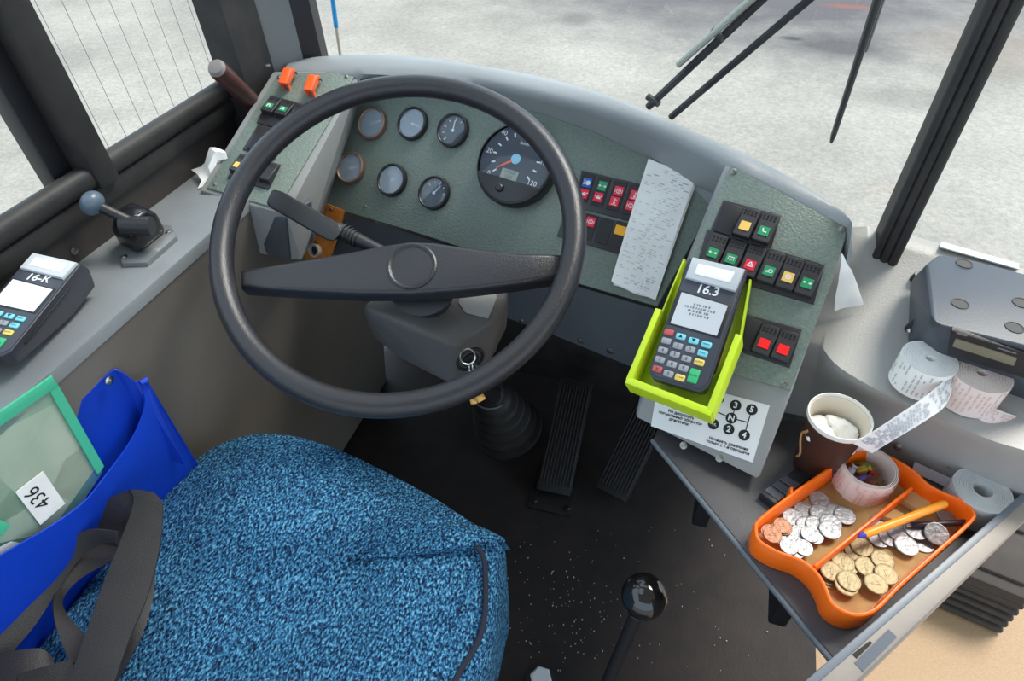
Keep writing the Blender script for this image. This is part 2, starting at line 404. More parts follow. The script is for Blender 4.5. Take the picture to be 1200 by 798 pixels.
M_tan = pm('aisle floor sheet', (172, 142, 106), .6, var=(260, .5), bump=(120, .1), rgb2=(148, 116, 82))
ZA = -.12
struct('floor_aisle', B().box((1.35, .6, ZA - .02), (2.0, 2.6, .04)), M_tan)
# rubber covered step beside the partition
M_step = pm('step rubber', (66, 58, 52), .8, var=(20, .4), bump=(150, .2))
e0, e1 = Z(1095, 712, ZA), Z(1168, 744, ZA)
su = (e1 - e0); su.z = 0; su.normalize(); sn = Vector((0, 0, 1)); sv = sn.cross(su)
stp = Fr(e0, su, sn)
wd = (e1 - e0).length
stairs = thing('entrance_step', 'brown rubber covered entrance step with ribbed riser behind partition', 'step', stp.M())
HS = .135; WS = wd + .2
part('body', B().box((wd - WS / 2, .40, HS / 2), (WS, .76, HS), .004), M_step, stairs, stp.M())
rb = B().box((0, 0, 0), (WS + .012, .022, .016), .006).out('rib')
for k in range(6): part('rib', rb, M_step, stairs, stp.M() @ loc((wd - WS / 2, .012 + k * .004, .012 + k * .022)))
tl = B().box((0, 0, 0), (.105, .125, .014), .006).out('tread_pad')
for i in range(4):
    for j in range(5): part('tread_pad', tl, M_step, stairs, stp.M() @ loc((wd - .06 - i * .118, .11 + j * .138, HS + .003)))
# ================================================================== dashboard
dash = thing('dashboard', 'curved grey bus dashboard with green instrument panel and round gauges', 'dashboard', loc((-.3, .95, .75)))
_yaw = math.radians(-12)
PU = Vector((math.cos(_yaw), math.sin(_yaw), 0)); PH = Vector((-PU.y, PU.x, 0))       # PH points away from the driver
tilt = math.radians(46)
PN = -PH * math.sin(tilt) + Vector((0, 0, 1)) * math.cos(tilt)
PAN = Fr(Z(580, 200, .862), PU, PN)
CA, CC, CD = Z(852, 192, .972), Z(928, 460, .825), Z(782, 412, .825)
cn = (CC - CA).cross(CD - CA).normalized()
if cn.z < 0: cn = -cn
CON = Fr(CD, CC - CD, cn)
# hood: swept crest, with an inner wall down to the instrument panel
NS = 56
def cz(seq, zf):
    return catmull([Z(x, y, zf(i / (len(seq) - 1))) for i, (x, y) in enumerate(seq)], NS)
zc = lambda t: ZC + .006 * math.sin(PI * t) - .012 * (1 - t) ** 3
_no = len(outer) - 1
def zin(i): return zc(i / _no) - .004 if i < 9 else CON.hitw(*inner[i], .001).z
ic = catmull([Z(x, y, zin(i)) for i, (x, y) in enumerate(inner)], NS)
oc = catmull([Z(x, y, zc(i / _no) if i < 9 else max(zin(i) + .006, .5 * (zin(i) + zc(i / _no)))) for i, (x, y) in enumerate(outer)], NS)
wallbot_px = [(340, 92), (368, 92), (398, 92), (424, 100), (490, 100), (560, 112), (631, 134), (700, 158), (760, 187), (838, 236)]
wb_ = [PAN.hitw(x, y, -.004) for x, y in wallbot_px[3:]]
rows = []
def blend(i):
    t = i / (NS - 1) * (len(outer) - 1)
    if t < 3:  return ic[i] + Vector((0, -.004, -.03))
    if t > 9: return ic[i] + Vector((.004, .006, -.03))
    k = (t - 3); a = min(int(k), 5); f = k - a
    return wb_[a].lerp(wb_[a + 1], f)
R_ = [[] for _ in range(9)]
for i in range(NS):
    o, n_ = oc[i], ic[i]; d = (o - n_); d.z = 0
    wbt = blend(i)
    R_[0].append(o + d.normalized() * .018 + Vector((0, 0, -.2 if i < NS - 10 else -.045)))
    R_[1].append(o + d.normalized() * .014 + Vector((0, 0, -.035)))
    R_[2].append(o + d.normalized() * .004 + Vector((0, 0, -.008)))
    R_[3].append(o.lerp(n_, .15) + Vector((0, 0, .003)))
    R_[4].append(o.lerp(n_, .5) + Vector((0, 0, .006)))
    R_[5].append(o.lerp(n_, .86) + Vector((0, 0, .003)))
    R_[6].append(n_ + Vector((0, 0, -.004)))
    R_[7].append(n_.lerp(wbt, .15) + Vector((0, 0, -.006)))
    R_[8].append(wbt)
hb = B().grid(R_)
for e_ in (0, -1): hb.face([r[e_] for r in R_])
part('hood', hb.recalc(), M_hood, dash, ang=60)

# instrument panel plate
pp_px = [(424, 97), (490, 98), (560, 110), (631, 132), (700, 156), (760, 185), (840, 232), (808, 290), (770, 359), (680, 333), (575, 301), (480, 270), (378, 240), (397, 182), (412, 135)]
part('instrument_panel', B().prism([PAN.hit(x, y) for x, y in pp_px], -.008, 0, .0012), M_green, dash, PAN.M())
for x, y in [(428, 242), (664, 253), (437, 92), (688, 143), (560, 112)]: screw(dash, PAN.at(x, y), .0028)

# knee panel below it: a lip and a near-vertical face
lipA = [(384, 244), (480, 272), (575, 303), (680, 335), (772, 362), (815, 375)]
lipw = [PAN.hitw(x, y, -.001) for x, y in lipA]
VF = Fr(PAN.hitw(674, 347, -.012), PU, -PH)
lip2 = [VF.hitw(x, y) for x, y in [(388, 262), (480, 290), (570, 318), (674, 347), (762, 375), (805, 390)]]
bot = [VF.hitw(x, y) for x, y in [(392, 310), (480, 338), (565, 362), (648, 392), (740, 430), (790, 450)]]
back = [q + PH * .05 for q in bot]
lipb = [q + PN * -.03 for q in lipw]
lipa = [q + PN * .0 - PAN.v * .002 for q in lipw]
part('knee_panel', B().grid([lipb, lipa, lip2, bot, back]).recalc(), M_dashdk, dash, ang=20)
for x, y in [(680, 399), (715, 411), (612, 377)]:
    screw(dash, VF.at(x, y), .0045)

# left switch box
LP3 = [Z(325, 88, .958), Z(240, 222, .866), Z(420, 86, .956)]
ln = (LP3[1] - LP3[0]).cross(LP3[2] - LP3[0]).normalized()
if ln.z < 0: ln = -ln
LPF = Fr(LP3[1], LP3[2] - LP3[0], ln)
def LPW(x, y, h=0): return LPF.hitw(x, y, h)
cor = [LPW(320, 84), LPW(424, 84), LPW(404, 120), LPW(345, 224), LPW(336, 252), LPW(234, 223)]
top_ = cor; lowr = [PAN.hitw(432, 96, -.03), PAN.hitw(415, 130, -.03), PAN.hitw(376, 242, -.03)]
low2 = [Vector((q.x, q.y, .76)) for q in (cor[0], cor[5], cor[4])] + [PAN.hitw(372, 246, -.03) + Vector((0, 0, -.04))]
wp = [PAN.hitw(x, y, .001) for x, y in [(427, 90), (413, 132), (377, 240)]]
part('switch_box', B().hull(top_ + lowr + low2 + wp, .004, 2), M_dash, dash)
plate = [(326, 88), (418, 86), (398, 124), (338, 226), (330, 247), (243, 221)]
part('switch_plate', B().prism([LPF.hit(x, y) for x, y in plate], -.001, .003, .001), M_green, dash, LPF.M())
for x, y in [(327, 91), (406, 90), (252, 216)]: screw(dash, LPF.at(x, y, .003), .0025)
# lower dark cover below the box (beside the column)
part('box_cover', B().hull([Z(x, y, z) for x, y, z in [(292, 242, .84), (334, 256, .84), (312, 300, .76), (338, 306, .76)]] + [Z(x, y, z) + PH * .06 for x, y, z in [(292, 242, .84), (334, 256, .84), (312, 300, .76), (338, 306, .76)]], .004), M_dashdk, dash)

# right switch console
CBW = CON.hitw(996, 267)
CE, CF = Z(889, 563, .747), Z(744, 489, .747)
ff = (CE - CF); fn = ff.cross(CC - CE).normalized()
if fn.y > 0: fn = -fn
FRF = Fr(CF, ff, fn)
_ld = cn.cross(fn).normalized()                       # top front edge: where the two faces meet
if _ld.x > 0: _ld = -_ld
CG = CC + _ld * .155
bk = [Vector((CA.x + .03, CA.y + .12, .76)), Vector((CBW.x + .0, CBW.y + .06, .76)), Vector((CE.x, CE.y + .12, .747)), Vector((CF.x, CF.y + .12, .747))]
part('switch_console', B().hull([CA, CBW, CC, CG, CE, CF, CON.hitw(848, 196)] + bk, .006, 3), M_dash, dash)
plate = [(856, 195), (993, 268), (975, 330), (926, 458), (776, 414), (802, 316)]
part('switch_plate', B().prism([CON.hit(x, y) for x, y in plate], -.001, .003, .001), M_green, dash, CON.M())
for x, y in [(860, 201), (987, 269), (919, 449)]: screw(dash, CON.at(x, y, .003), .0032)
# front face with the gear chart
stk = [FRF.hit(x, y) for x, y in [(773, 440), (902, 475), (882, 542), (763, 499)]]
part('gear_chart_sticker', B().prism(stk, 0, .0008), pm('sticker white', (222, 222, 224), .45), dash, FRF.M())
for x, y in [(801, 522), (843, 537)]: screw(dash, FRF.at(x, y, .0), .0035)
h_ = .0012
A5 = {k: FRF.hit(*v, h_) for k, v in {'1': (842, 467), '3': (862, 475), '5': (881, 480), 'N': (857, 490), 'З.х.': (836, 497), '2': (854, 503), '4': (872, 510)}.items()}
sa = FRF.ang((773, 440), (902, 475))
for k, (a, b_) in A5.items():
    d_ = part('chart_dot', B().lathe([(.0062, 0), (.0062, .0003), (0, .0003)], 20), M_ink, dash, FRF.M(a, b_, .0008))
    part('lettering', text_mesh(k, .0044 if len(k) > 1 else .0095, bold=.0002), M_white, d_, FRF.M(a, b_, .0013, sa))
def bar(p, q, w_=.0011):
    p, q = Vector(p), Vector(q); d = (q - p).normalized(); n_ = Vector((-d.y, d.x)) * w_ / 2
    return [p + n_, p - n_, q - n_, q + n_]
lb_ = B()
m15 = (Vector(A5['1']) + Vector(A5['З.х.'])) / 2; m54 = (Vector(A5['5']) + Vector(A5['4'])) / 2
for p_, q_ in [(A5['1'], A5['З.х.']), (A5['3'], A5['2']), (A5['5'], A5['4']), (m15, A5['N']), (A5['N'], m54)]:
    lb_.prism(bar(p_, q_), 0, .0003)
part('chart_lines', lb_, M_ink, dash, FRF.M(0, 0, .0008))
a, b_ = FRF.hit(807, 448, h_)
ring = B()
for rr in (.021, .025):
    ring.lathe([(rr, 0), (rr, .0003), (rr + .0006, .0003), (rr + .0006, 0)], 40, cap0=False, cap1=False)
part('chart_ring', ring, M_ink, dash, FRF.M(a, b_ + .002, .0008))
a, b_ = FRF.hit(797, 490, h_); part('lettering', text_mesh('Не допускать\nповышенных оборотов\nдвигателя!', .0047, bold=.00012), M_ink, dash, FRF.M(a, b_, h_, sa))
a, b_ = FRF.hit(853, 522, h_); part('lettering', text_mesh('Начинать движение\nтолько с 1-й передачи', .0045, bold=.00012), M_ink, dash, FRF.M(a, b_, h_, sa))

# right wing of the dash
M_wing = pm('dash wing plastic', (170, 168, 164), .42, var=(5, .4), bump=(420, .2), rgb2=(150, 147, 142))
ft = [(957, 408), (980, 427), (1053, 466), (1150, 508), (1200, 524), (1330, 560)]
tops = [Z(x, y, .832) for x, y in ft]
bots = [Z(x, y, ZS + .001) for x, y in [(938, 484), (1060, 542), (1120, 570), (1200, 607), (1330, 666)]]
ncol = 30
TT = catmull([Z(x, y, .836) for x, y in [(962, 400), (985, 428), (1053, 466), (1150, 508), (1200, 524), (1330, 560)]], ncol)
KK = catmull([Z(x, y, .905) for x, y in [(1001, 266), (1025, 266), (1065, 275), (1130, 294), (1200, 315), (1340, 352)]], ncol)
BB = catmull([Z(x, y, ZS + .001) for x, y in [(938, 487), (985, 507), (1060, 542), (1120, 570), (1200, 607), (1330, 666)]], ncol)
wr_ = [[q + Vector((0, .02, -.12)) for q in KK], [q + Vector((0, .012, -.01)) for q in KK]]
for f in (0, .1, .3, .5, .7, .86): wr_.append([k.lerp(t, f) + Vector((0, 0, -.010 * math.sin(PI * f))) for k, t in zip(KK, TT)])
for f, fo in ((0, .004), (.06, .004), (.16, .001), (.5, -.004), (1, 0)):
    row = []
    for i in range(ncol):
        n_ = Vector((-.25, -.95, 0)); row.append(TT[i].lerp(BB[i], f) + n_ * fo)
    wr_.append(row)
wr_ = [[r[0] + Vector((-.07, .01, -.012))] + r for r in wr_]
part('dash_wing', B().grid(wr_).face([r[-1] for r in wr_]).recalc(), M_wing, dash, ang=70)
for x, y in [(1052, 524), (1113, 545)]:
    f_ = Fr(Z(1056, 530, .75), Vector((.05, -.02, 0)), Vector((-.25, -.8, .25))); screw(dash, f_.at(x, y, .0), .0035)
# pale ticket wedged on the sill
st0 = [Z(x, y, .9066) for x, y in [(1103, 283), (1194, 309), (1194, 315), (1102, 289)]]
part('sill_strip', B().prism([(q.x, q.y) for q in st0], .905, .9066), M_white, dash)

# ------------------------------------------------------------------ gauges
M_dial = pm('gauge dial', (46, 52, 62), .6)
M_bez = pm('gauge bezel bronze', (140, 112, 98), .35, .5)
M_bezk = pm('gauge bezel black', (36, 36, 40), .35)
M_tick = pm('dial white', (226, 230, 232), .6)
def gauge(px, py, bez, na, ticks, name='gauge', R=.0275, icon=None, sweep=(225, -45), off=(0, 0), gl=None):
    m = PAN.at(px, py)
    g = part(name, B().lathe([(R, 0), (R, .006), (R * .98, .0085), (R * .90, .0095), (R * .84, .008), (R * .82, .002)], 36, cap1=False), bez, dash, m)
    part('dial', B().lathe([(R * .84, 0), (R * .84, .002), (0, .002)], 32), M_dial, g, m)
    tb = B()
    for k in range(ticks):
        a = math.radians(sweep[0] + (sweep[1] - sweep[0]) * k / (ticks - 1))
        tb.box((R * .66, 0, .0025), (R * (.2 if k % 2 == 0 else .12), R * .055, .0005), M=Matrix.Translation((off[0], off[1], 0)) @ Matrix.Rotation(a, 4, 'Z'))
    part('tick_marks', tb, M_tick, g, m)
    part('needle', B().box((R * .27, 0, .0042), (R * .62, R * .06, .0006)).lathe([(R * .09, .003), (R * .09, .005), (0, .005)], 12), M_tick, g, m @ Matrix.Rotation(math.radians(na), 4, 'Z'))
    if icon: part('lettering', text_mesh(icon, R * .42), M_tick, g, m @ loc((0, -R * .5, .0028)))
    part('cover_glass', B().lathe([(R * .86, .0068), (R * .5, .0073), (0, .0075)], 32, cap0=False), gl or M_gauge, g, m)
    return g
gauge(438, 146, M_bez, 30, 9, sweep=(210, 60))
gauge(485, 146, M_bezk, -8, 5, sweep=(235, 90))
gauge(532, 154, M_bezk, 95, 6, sweep=(235, 60), gl=M_gauge2)
gauge(413, 198, M_bez, 28, 9, sweep=(215, 60))
gauge(461, 212, M_bezk, 50, 5, sweep=(140, 20))
gauge(510, 227, M_bezk, 60, 5, sweep=(140, 10), gl=glass('gauge glass faint painted reflection', (.93, .96, 1), 1.8, .03, .12, (176, 194, 212)))  # this cover gets a weaker painted reflection

def speedo():
    R = .064; m = PAN.at(602, 192, .0)
    m = PAN.at(603, 191, .022) @ loc((0, 0, -.022))
    g = part('speedometer', B().lathe([(R * .97, 0), (R, .004), (R, .019), (R * .97, .023), (R * .93, .024)], 56, cap1=False), M_bezk, dash, m)
    fa = PAN.ang((573, 199), (627, 215))                          # the flat chord runs with the panel
    rot = m @ Matrix.Rotation(fa, 4, 'Z')
    # face disc and the lower plastic segment in front of it
    part('dial', B().lathe([(R * .92, 0), (R * .92, .0195), (0, .0195)], 48), pm('speedometer dial', (44, 48, 60), .55), g, m)
    seg = [(R * .93 * math.cos(a), R * .93 * math.sin(a)) for a in [math.radians(206 + k * (128 / 24)) for k in range(25)]]
    part('dial_mask', B().prism(seg, .0195, .0245, .001), M_bezk, g, rot)
    part('reset_knob', B().lathe([(.0062, .024), (.0062, .0275), (.0045, .029), (0, .0285)], 16), M_black, g, rot @ loc((-.008, -R * .66, 0)))
    dc = rot @ loc((-.001, R * .10, 0)); tb = B()
    for k in range(13):
        a = math.radians(221 - 21.4 * k)
        tb.box((R * .58, 0, .0199), (R * .1, R * .035, .0004), M=Matrix.Rotation(a, 4, 'Z'))
        if k % 2 == 0:
            b = B(); b.mesh(text_mesh(str(k * 10), R * .17)); part('lettering', b, M_tick, g, dc @ loc((R * .74 * math.cos(a), R * .74 * math.sin(a), .0201)))
    part('tick_marks', tb, M_tick, g, dc)
    part('lettering', text_mesh('km/h', R * .12), M_tick, g, dc @ loc((R * .08, R * .40, .0201)))
    part('needle', B().prism([(0, .0024), (0, -.0024), (R * .52, -.0008), (R * .52, .0008)], .0205, .0213), pm('needle orange', (228, 92, 60), .5), g, dc @ Matrix.Rotation(math.radians(218), 4, 'Z'))
    part('needle_cap', B().lathe([(.0078, .0203), (.0078, .0212), (.006, .0214), (0, .0214)], 20), pm('needle cap pale blue', (138, 198, 218), .4), g, dc)
    part('display', B().box((-.003, -R * .29, .0198), (R * .44, R * .24, .0006)), pm('lcd green grey', (148, 156, 142), .4), g, rot)
    part('lettering', text_mesh('179300\n1565', R * .105), M_bezk, g, rot @ loc((-.003, -R * .285, .0203)))
    part('cover_glass', B().lathe([(R * .92, .0215), (0, .0218)], 40, cap0=False), glass('speedometer glass', (.96, .97, 1), 1.45, .02, .05, (170, 190, 205)), g, m)
speedo()

# ------------------------------------------------------------------ warning lamp blocks
M_sw = pm('switch black', (44, 42, 46), .38, bump=(600, .12))
M_swd = pm('switch recess', (28, 28, 32), .5)
COLS = {'r': pm('lens red', (206, 28, 58), .35, emit=((206, 28, 58), .12)), 'g': pm('lens green', (30, 132, 84), .35, emit=((30, 132, 84), .1)),
        'b': pm('lens blue', (44, 92, 180), .35), 'y': pm('lens amber', (232, 186, 92), .4), 'R': pm('lens bright red', (226, 20, 24), .35, emit=((226, 20, 24), .15)), 'Y': pm('lens yellow', (250, 176, 30), .4)}
def icon_mesh(kind, s):
    """small pictograms as flat shapes"""
    b = B(); th = .0003
    def rect(cx, cy, w_, h2, ang=0): b.box((cx * s, cy * s, 0), (w_ * s, h2 * s, th), M=Matrix.Rotation(ang, 4, 'Z'))
    def ringi(cx, cy, r, w_=.07): b.lathe([((r - w_) * s, -th / 2), ((r - w_) * s, th / 2), (r * s, th / 2), (r * s, -th / 2)], 16, M=loc((cx * s, cy * s, 0)), cap0=False, cap1=False)
    if kind == 'beam':
        b.lathe([(.26 * s, 0), (0, th)], 12, M=loc((.12 * s, 0, 0)))
        for k in (-.2, 0, .2): rect(-.28, k, .26, .07)
    elif kind == 'arrows':
        rect(-.2, 0, .2, .08); rect(.2, 0, .2, .08); b.prism([(-.45 * s, 0), (-.25 * s, -.17 * s), (-.25 * s, .17 * s)], 0, th); b.prism([(.45 * s, 0), (.25 * s, .17 * s), (.25 * s, -.17 * s)], 0, th)
    elif kind == 'brake': ringi(0, 0, .26); rect(0, .04, .07, .22); rect(0, -.14, .07, .07); rect(-.38, 0, .06, .35); rect(.38, 0, .06, .35)
    elif kind == 'oil': rect(0, -.06, .5, .22); rect(.36, .08, .26, .08, .2); rect(-.32, .05, .16, .08); rect(0, .12, .2, .08)
    elif kind == 'temp': rect(0, .1, .08, .45); b.lathe([(.13 * s, 0), (0, th)], 12, M=loc((0, -.16 * s, 0))); rect(0, -.34, .6, .06); rect(.14, .2, .16, .05); rect(.14, .08, .16, .05)
    elif kind == 'tri':
        for a in (90, 210, 330):
            a0, a1 = math.radians(a), math.radians(a + 120); p_, q_ = Vector((.36 * math.cos(a0) * s, .36 * math.sin(a0) * s)), Vector((.36 * math.cos(a1) * s, .36 * math.sin(a1) * s)); b.prism(bar(p_, q_, .09 * s), 0, th)
        rect(0, 0, .06, .18)
    elif kind == 'lamp': rect(-.2, .0, .25, .07, .3); rect(-.2, -.16, .25, .07, .3); ringi(.15, 0, .24)
    elif kind == 'rain':
        rect(0, .2, .7, .08)
        for k in (-.3, -.1, .1, .3): rect(k, -.08, .05, .3, .2 * k)
    elif kind == 'fan': ringi(0, 0, .3); rect(0, 0, .5, .07, .6); rect(0, 0, .5, .07, -.6)
    elif kind == 'seat': rect(-.12, .12, .12, .4, .2); rect(.1, -.12, .4, .12)
    elif kind == 'hot': rect(0, 0, .5, .1); rect(0, .2, .5, .1); rect(-.2, -.1, .1, .4); rect(.2, -.1, .1, .4)
    return b
def lens(fr, parent, px, py, col, ic, w_=.0105, h2=.0125, hgt=.004, ang=0):
    l_ = part('indicator_lens', B().box((0, 0, 0), (w_, h2, .0015), .0004, 1), COLS[col], parent, fr.at(px, py, hgt, ang))
    if ic: part('pictogram', icon_mesh(ic, w_), M_tick, l_, fr.at(px, py, hgt + .001, ang))
pa_ = PAN.ang((683, 200), (748, 215))
def block(fr, corners, name='indicator_block', hgt=.003):
    return part(name, B().prism([fr.hit(x, y) for x, y in corners], 0, hgt, .001), M_sw, dash, fr.M())
b1 = block(PAN, [(682, 200), (750, 216), (741, 260), (674, 243)])
b2 = block(PAN, [(664, 245), (739, 263), (729, 299), (653, 277)])
# separate bezels for each column
def cell(fr, parent, px, py, w_, h2, ang, hgt=.003):
    part('cell', B().box((0, 0, 0), (w_, h2, .0012), .0005, 1), M_swd, parent, fr.at(px, py, hgt, ang))
for x, y in [(686, 220), (704, 225), (723, 230), (741, 235)]: cell(PAN, b1, x, y, .0195, .042, pa_)
for x, y in [(673, 262), (690, 266), (708, 271), (726, 275)]: cell(PAN, b2, x, y, .0195, .037, pa_)
for x, y, c_, i_ in [(688, 214, 'b', 'beam'), (684, 227, 'r', 'oil'), (706, 218, 'g', 'arrows'), (701, 231, 'r', 'oil'), (725, 224, 'r', 'brake'), (720, 236, 'r', 'temp'), (744, 229, 'r', 'temp'), (739, 241, 'r', 'brake')]:
    lens(PAN, b1, x, y, c_, i_, .0135, .0135, .004, pa_)
lens(PAN, b2, 692, 260, 'r', 'brake', .0135, .0135, .004, pa_); lens(PAN, b2, 727, 270, 'Y', None, .0165, .0135, .0042, pa_)
screw(dash, PAN.at(667, 256, .004), .002)

# ------------------------------------------------------------------ rocker switches
def rocker(fr, px, py, col, ic, ang, w_=.0205, h2=.038, up=.0):
    m = fr.at(px, py, .004, ang)
    b = B(); b.hull([(sx * w_ / 2 * .96, sy * h2 / 2, 0) for sx in (-1, 1) for sy in (-1, 1)] +
                    [(sx * w_ / 2 * .94, h2 / 2 * .96, .006 + up) for sx in (-1, 1)] + [(sx * w_ / 2 * .94, 0, .0075 + up) for sx in (-1, 1)] + [(sx * w_ / 2 * .94, -h2 / 2 * .97, .013 + up) for sx in (-1, 1)], .001, 1)
    r_ = part('rocker_switch', b, M_sw, dash, m)
    if col:
        mm = m @ loc((0, -h2 * .16, .0112 + up)) @ Matrix.Rotation(-.18, 4, 'X')
        l_ = part('indicator_lens', B().box((0, 0, 0), (w_ * .56, h2 * .30, .0014), .0003, 1), COLS[col], r_, mm)
        if ic: part('pictogram', icon_mesh(ic, w_ * .5), M_tick, l_, mm @ loc((0, 0, .0009)))
    dots = B()
    for i in range(4):
        for j in range(2): dots.box(((i - 1.5) * w_ * .2, h2 * (.36 - j * .1), .0073 + up + j * .0007), (w_ * .1, w_ * .1, .001))
    part('grip_dots', dots, M_black, r_, m)
    return r_
def frame_(fr, corners, hgt=.006):
    return part('switch_frame', B().prism([fr.hit(x, y) for x, y in corners], .002, hgt, .0015), M_sw, dash, fr.M())
ca = CON.ang((839, 291), (949, 326))
frame_(CON, [(848, 236), (915, 254), (903, 294), (832, 273)])
part('blank_plate', B().box((0, 0, 0), (.022, .037, .003), .001), M_swd, dash, CON.at(854, 257, .007, ca))
rocker(CON, 875, 263, 'y', None, ca); rocker(CON, 897, 269, 'g', 'seat', ca)
frame_(CON, [(829, 270), (966, 312), (953, 358), (815, 318)])
for (x, y), c_, i_ in zip([(838, 294), (859, 301), (881, 308), (903, 315), (925, 322), (947, 329)], 'ggrgyg', ['arrows', 'rain', 'tri', 'lamp', 'fan', 'arrows']):
    rocker(CON, x, y, c_, i_, ca, .0208, .040)
frame_(CON, [(868, 368), (939, 387), (925, 432), (853, 408)])
part('blank_plate', B().box((0, 0, 0), (.024, .036, .003), .001), M_swd, dash, CON.at(874, 390, .007, ca))
for x, y in [(897, 399), (919, 406)]: rocker(CON, x, y, 'R', None, ca, .0205, .036)
la_ = LPF.ang((319, 127), (350, 135))
frame_(LPF, [(318, 114), (368, 128), (350, 160), (302, 146)])
for (x, y), i_ in zip([(320, 126), (336, 130), (351, 135)], ['hot', 'hot', 'lamp']): rocker(LPF, x, y, 'g', i_, la_, .0215, .036)
frame_(LPF, [(304, 148), (342, 158), (322, 190), (286, 177)])
part('blank_plate', B().box((0, 0, 0), (.0215, .038, .003), .001), M_swd, dash, LPF.at(303, 165, .007, la_))
rocker(LPF, 318, 168, 'g', 'lamp', la_, .0215, .036)
frame_(LPF, [(284, 182), (330, 195), (316, 224), (268, 211)])
rocker(LPF, 284, 195, 'y', None, la_, .021, .036); rocker(LPF, 300, 200, None, None, la_, .021, .036); rocker(LPF, 316, 204, None, None, la_, .021, .036)
# orange safety guards
M_org = pm('orange guard', (244, 96, 40), .35)
for x, y in [(339, 96), (368, 104)]:
    m = LPF.at(x, y, .004, la_ + .12)
    gd = part('safety_guard', B().hull([(sx * .0075, -.019, .014) for sx in (-1, 1)] + [(sx * .0075, .018, .012) for sx in (-1, 1)] + [(sx * .0068, .018, .002) for sx in (-1, 1)] + [(sx * .0068, -.012, .006) for sx in (-1, 1)] + [(sx * .0068, -.019, .018) for sx in (-1, 1)] + [(sx * .0068, .010, .019) for sx in (-1, 1)], .0012), M_org, dash, m)
    part('guard_leg', B().box((-.005, -.013, .005), (.003, .006, .012)).box((.005, -.013, .005), (.003, .006, .012)), M_org, gd, m)
    part('hinge_spring', B().tube([(.0078, .011, .009), (.0098, .014, .009), (.0098, .014, .005), (.0078, .017, .005)], .001, 6), M_black, gd, m)
# orange bracket and lighter socket under the panel edge
OB = Fr(PAN.hitw(380, 250, -.004), PU, -PH * .9 + Vector((0, 0, .45)))
br = part('socket_bracket', B().prism([OB.hit(x, y) for x, y in [(377, 236), (404, 247), (393, 283), (386, 302), (356, 304), (362, 278)]], -.004, .0, .0008), pm('orange painted metal', (196, 118, 44), .45, var=(60, .5), rgb2=(150, 84, 30)), dash, OB.M())
screw(br, OB.at(388, 245), .003, M_bez)
part('lighter_socket', B().lathe([(.011, -.03), (.011, .004), (.0125, .006), (.0125, .008), (.0085, .008), (.0085, -.02), (0, -.02)], 24), pm('socket ring', (206, 200, 188), .35, .4), br, OB.at(371, 293, .001))
part('socket_hole', B().lathe([(.0084, .0), (.0084, .003), (0, .003)], 20), M_ink, br, OB.at(371, 293, .001))
# ================================================================== steering wheel
_az, _el = .24, 1.09
WN = Vector((math.sin(_az) * math.cos(_el), -math.cos(_az) * math.cos(_el), math.sin(_el)))
WF = Fr(Vector((-.356, .592, .901)), Vector((math.cos(_az), math.sin(_az), 0)), WN)
whl = thing('steering_wheel', 'large black two-spoke bus steering wheel with round hub', 'steering wheel', WF.M())
rim = [WF.P(.2250 * math.cos(a), .2250 * math.sin(a)) for a in [2 * PI * k / 96 for k in range(96)]]
part('rim', B().tube(rim, .0150, 18, closed=True, upv=WN), M_wheel, whl)
sp = [(281, 316), (330, 308), (400, 296), (452, 286), (480, 282), (508, 283), (547, 289), (610, 296), (661, 297), (655, 325), (600, 333), (540, 340), (482, 344), (420, 344), (330, 340), (281, 337)]
part('spoke', B().prism([WF.hit(x, y, -.012) for x, y in sp], -.037, -.012, .006, 3), M_wheel, whl, WF.M())
hx, hy = WF.hit(483, 312, -.012)
part('hub_cap', B().lathe([(.0315, -.014), (.0315, -.0105), (.0295, -.0095), (.027, -.0105), (.026, -.0118), (.012, -.0105), (0, -.01)], 40), M_wheel, whl, WF.M(hx, hy, 0))
part('hub_collar', B().lathe([(.045, -.038), (.040, -.055), (.034, -.075), (.03, -.09)], 28), M_black, whl, WF.M(hx + .01, hy - .012, 0))

# ================================================================== steering column
M_shr = pm('column shroud', (86, 84, 84), .45, var=(8, .4), bump=(500, .25), rgb2=(74, 70, 67))
basep = Z(596, 503, .01)
col = thing('steering_column', 'grey plastic steering column shroud with stalk and ribbed floor boot', 'steering column', loc(basep))
tp = [WF.hitw(x, y, -.078) for x, y in [(423, 362), (430, 352), (470, 335), (592, 320), (596, 350), (577, 377), (532, 405)]]
bt = [WF.hitw(x, y, -.150) for x, y in [(437, 395), (465, 419), (530, 453), (572, 430), (594, 385), (590, 345)]]
_sb = B().hull(tp + bt, .009, 3); LK = hit_on(_sb, 551, 421, (1, .6, 0))
shr = part('shroud', _sb, M_shr, col)
pq = [WF.hitw(x, y, -.0765) for x, y in [(537, 352), (548, 366), (567, 371), (574, 374), (583, 350), (580, 340)]]
part('cover_plate', B().prism([WF.hit(x, y, -.0765) for x, y in [(537, 354), (545, 366), (572, 373), (582, 349), (581, 338), (540, 342)]], -.0785, -.0765, .0008), M_dash, col, WF.M())
# column tube and bellows boot
ax = [WF.hitw(500, 370, -.12), WF.hitw(545, 440, -.26), basep + Vector((-.03, -.03, .16))]
part('column_tube', B().tube(catmull(ax, 8), .026, 16), M_black, col)
bp_ = []; br_ = []
a0_, a1_ = basep + Vector((-.035, -.04, .19)), basep
for k in range(27):
    t = k / 26; bp_.append(a0_.lerp(a1_, t)); br_.append((.032 + .056 * t ** .8) * (1 + (.09 if k % 4 < 2 else -.09)))
part('boot', B().tube(bp_, br_, 28), M_rub, col)
part('boot_clip', B().tube([bp_[4] + Vector((.043 * math.cos(a), .043 * math.sin(a), .004)) for a in [math.radians(200 + k * 12) for k in range(12)]], .0022, 8), pm('clip grey', (128, 128, 130), .4), col)
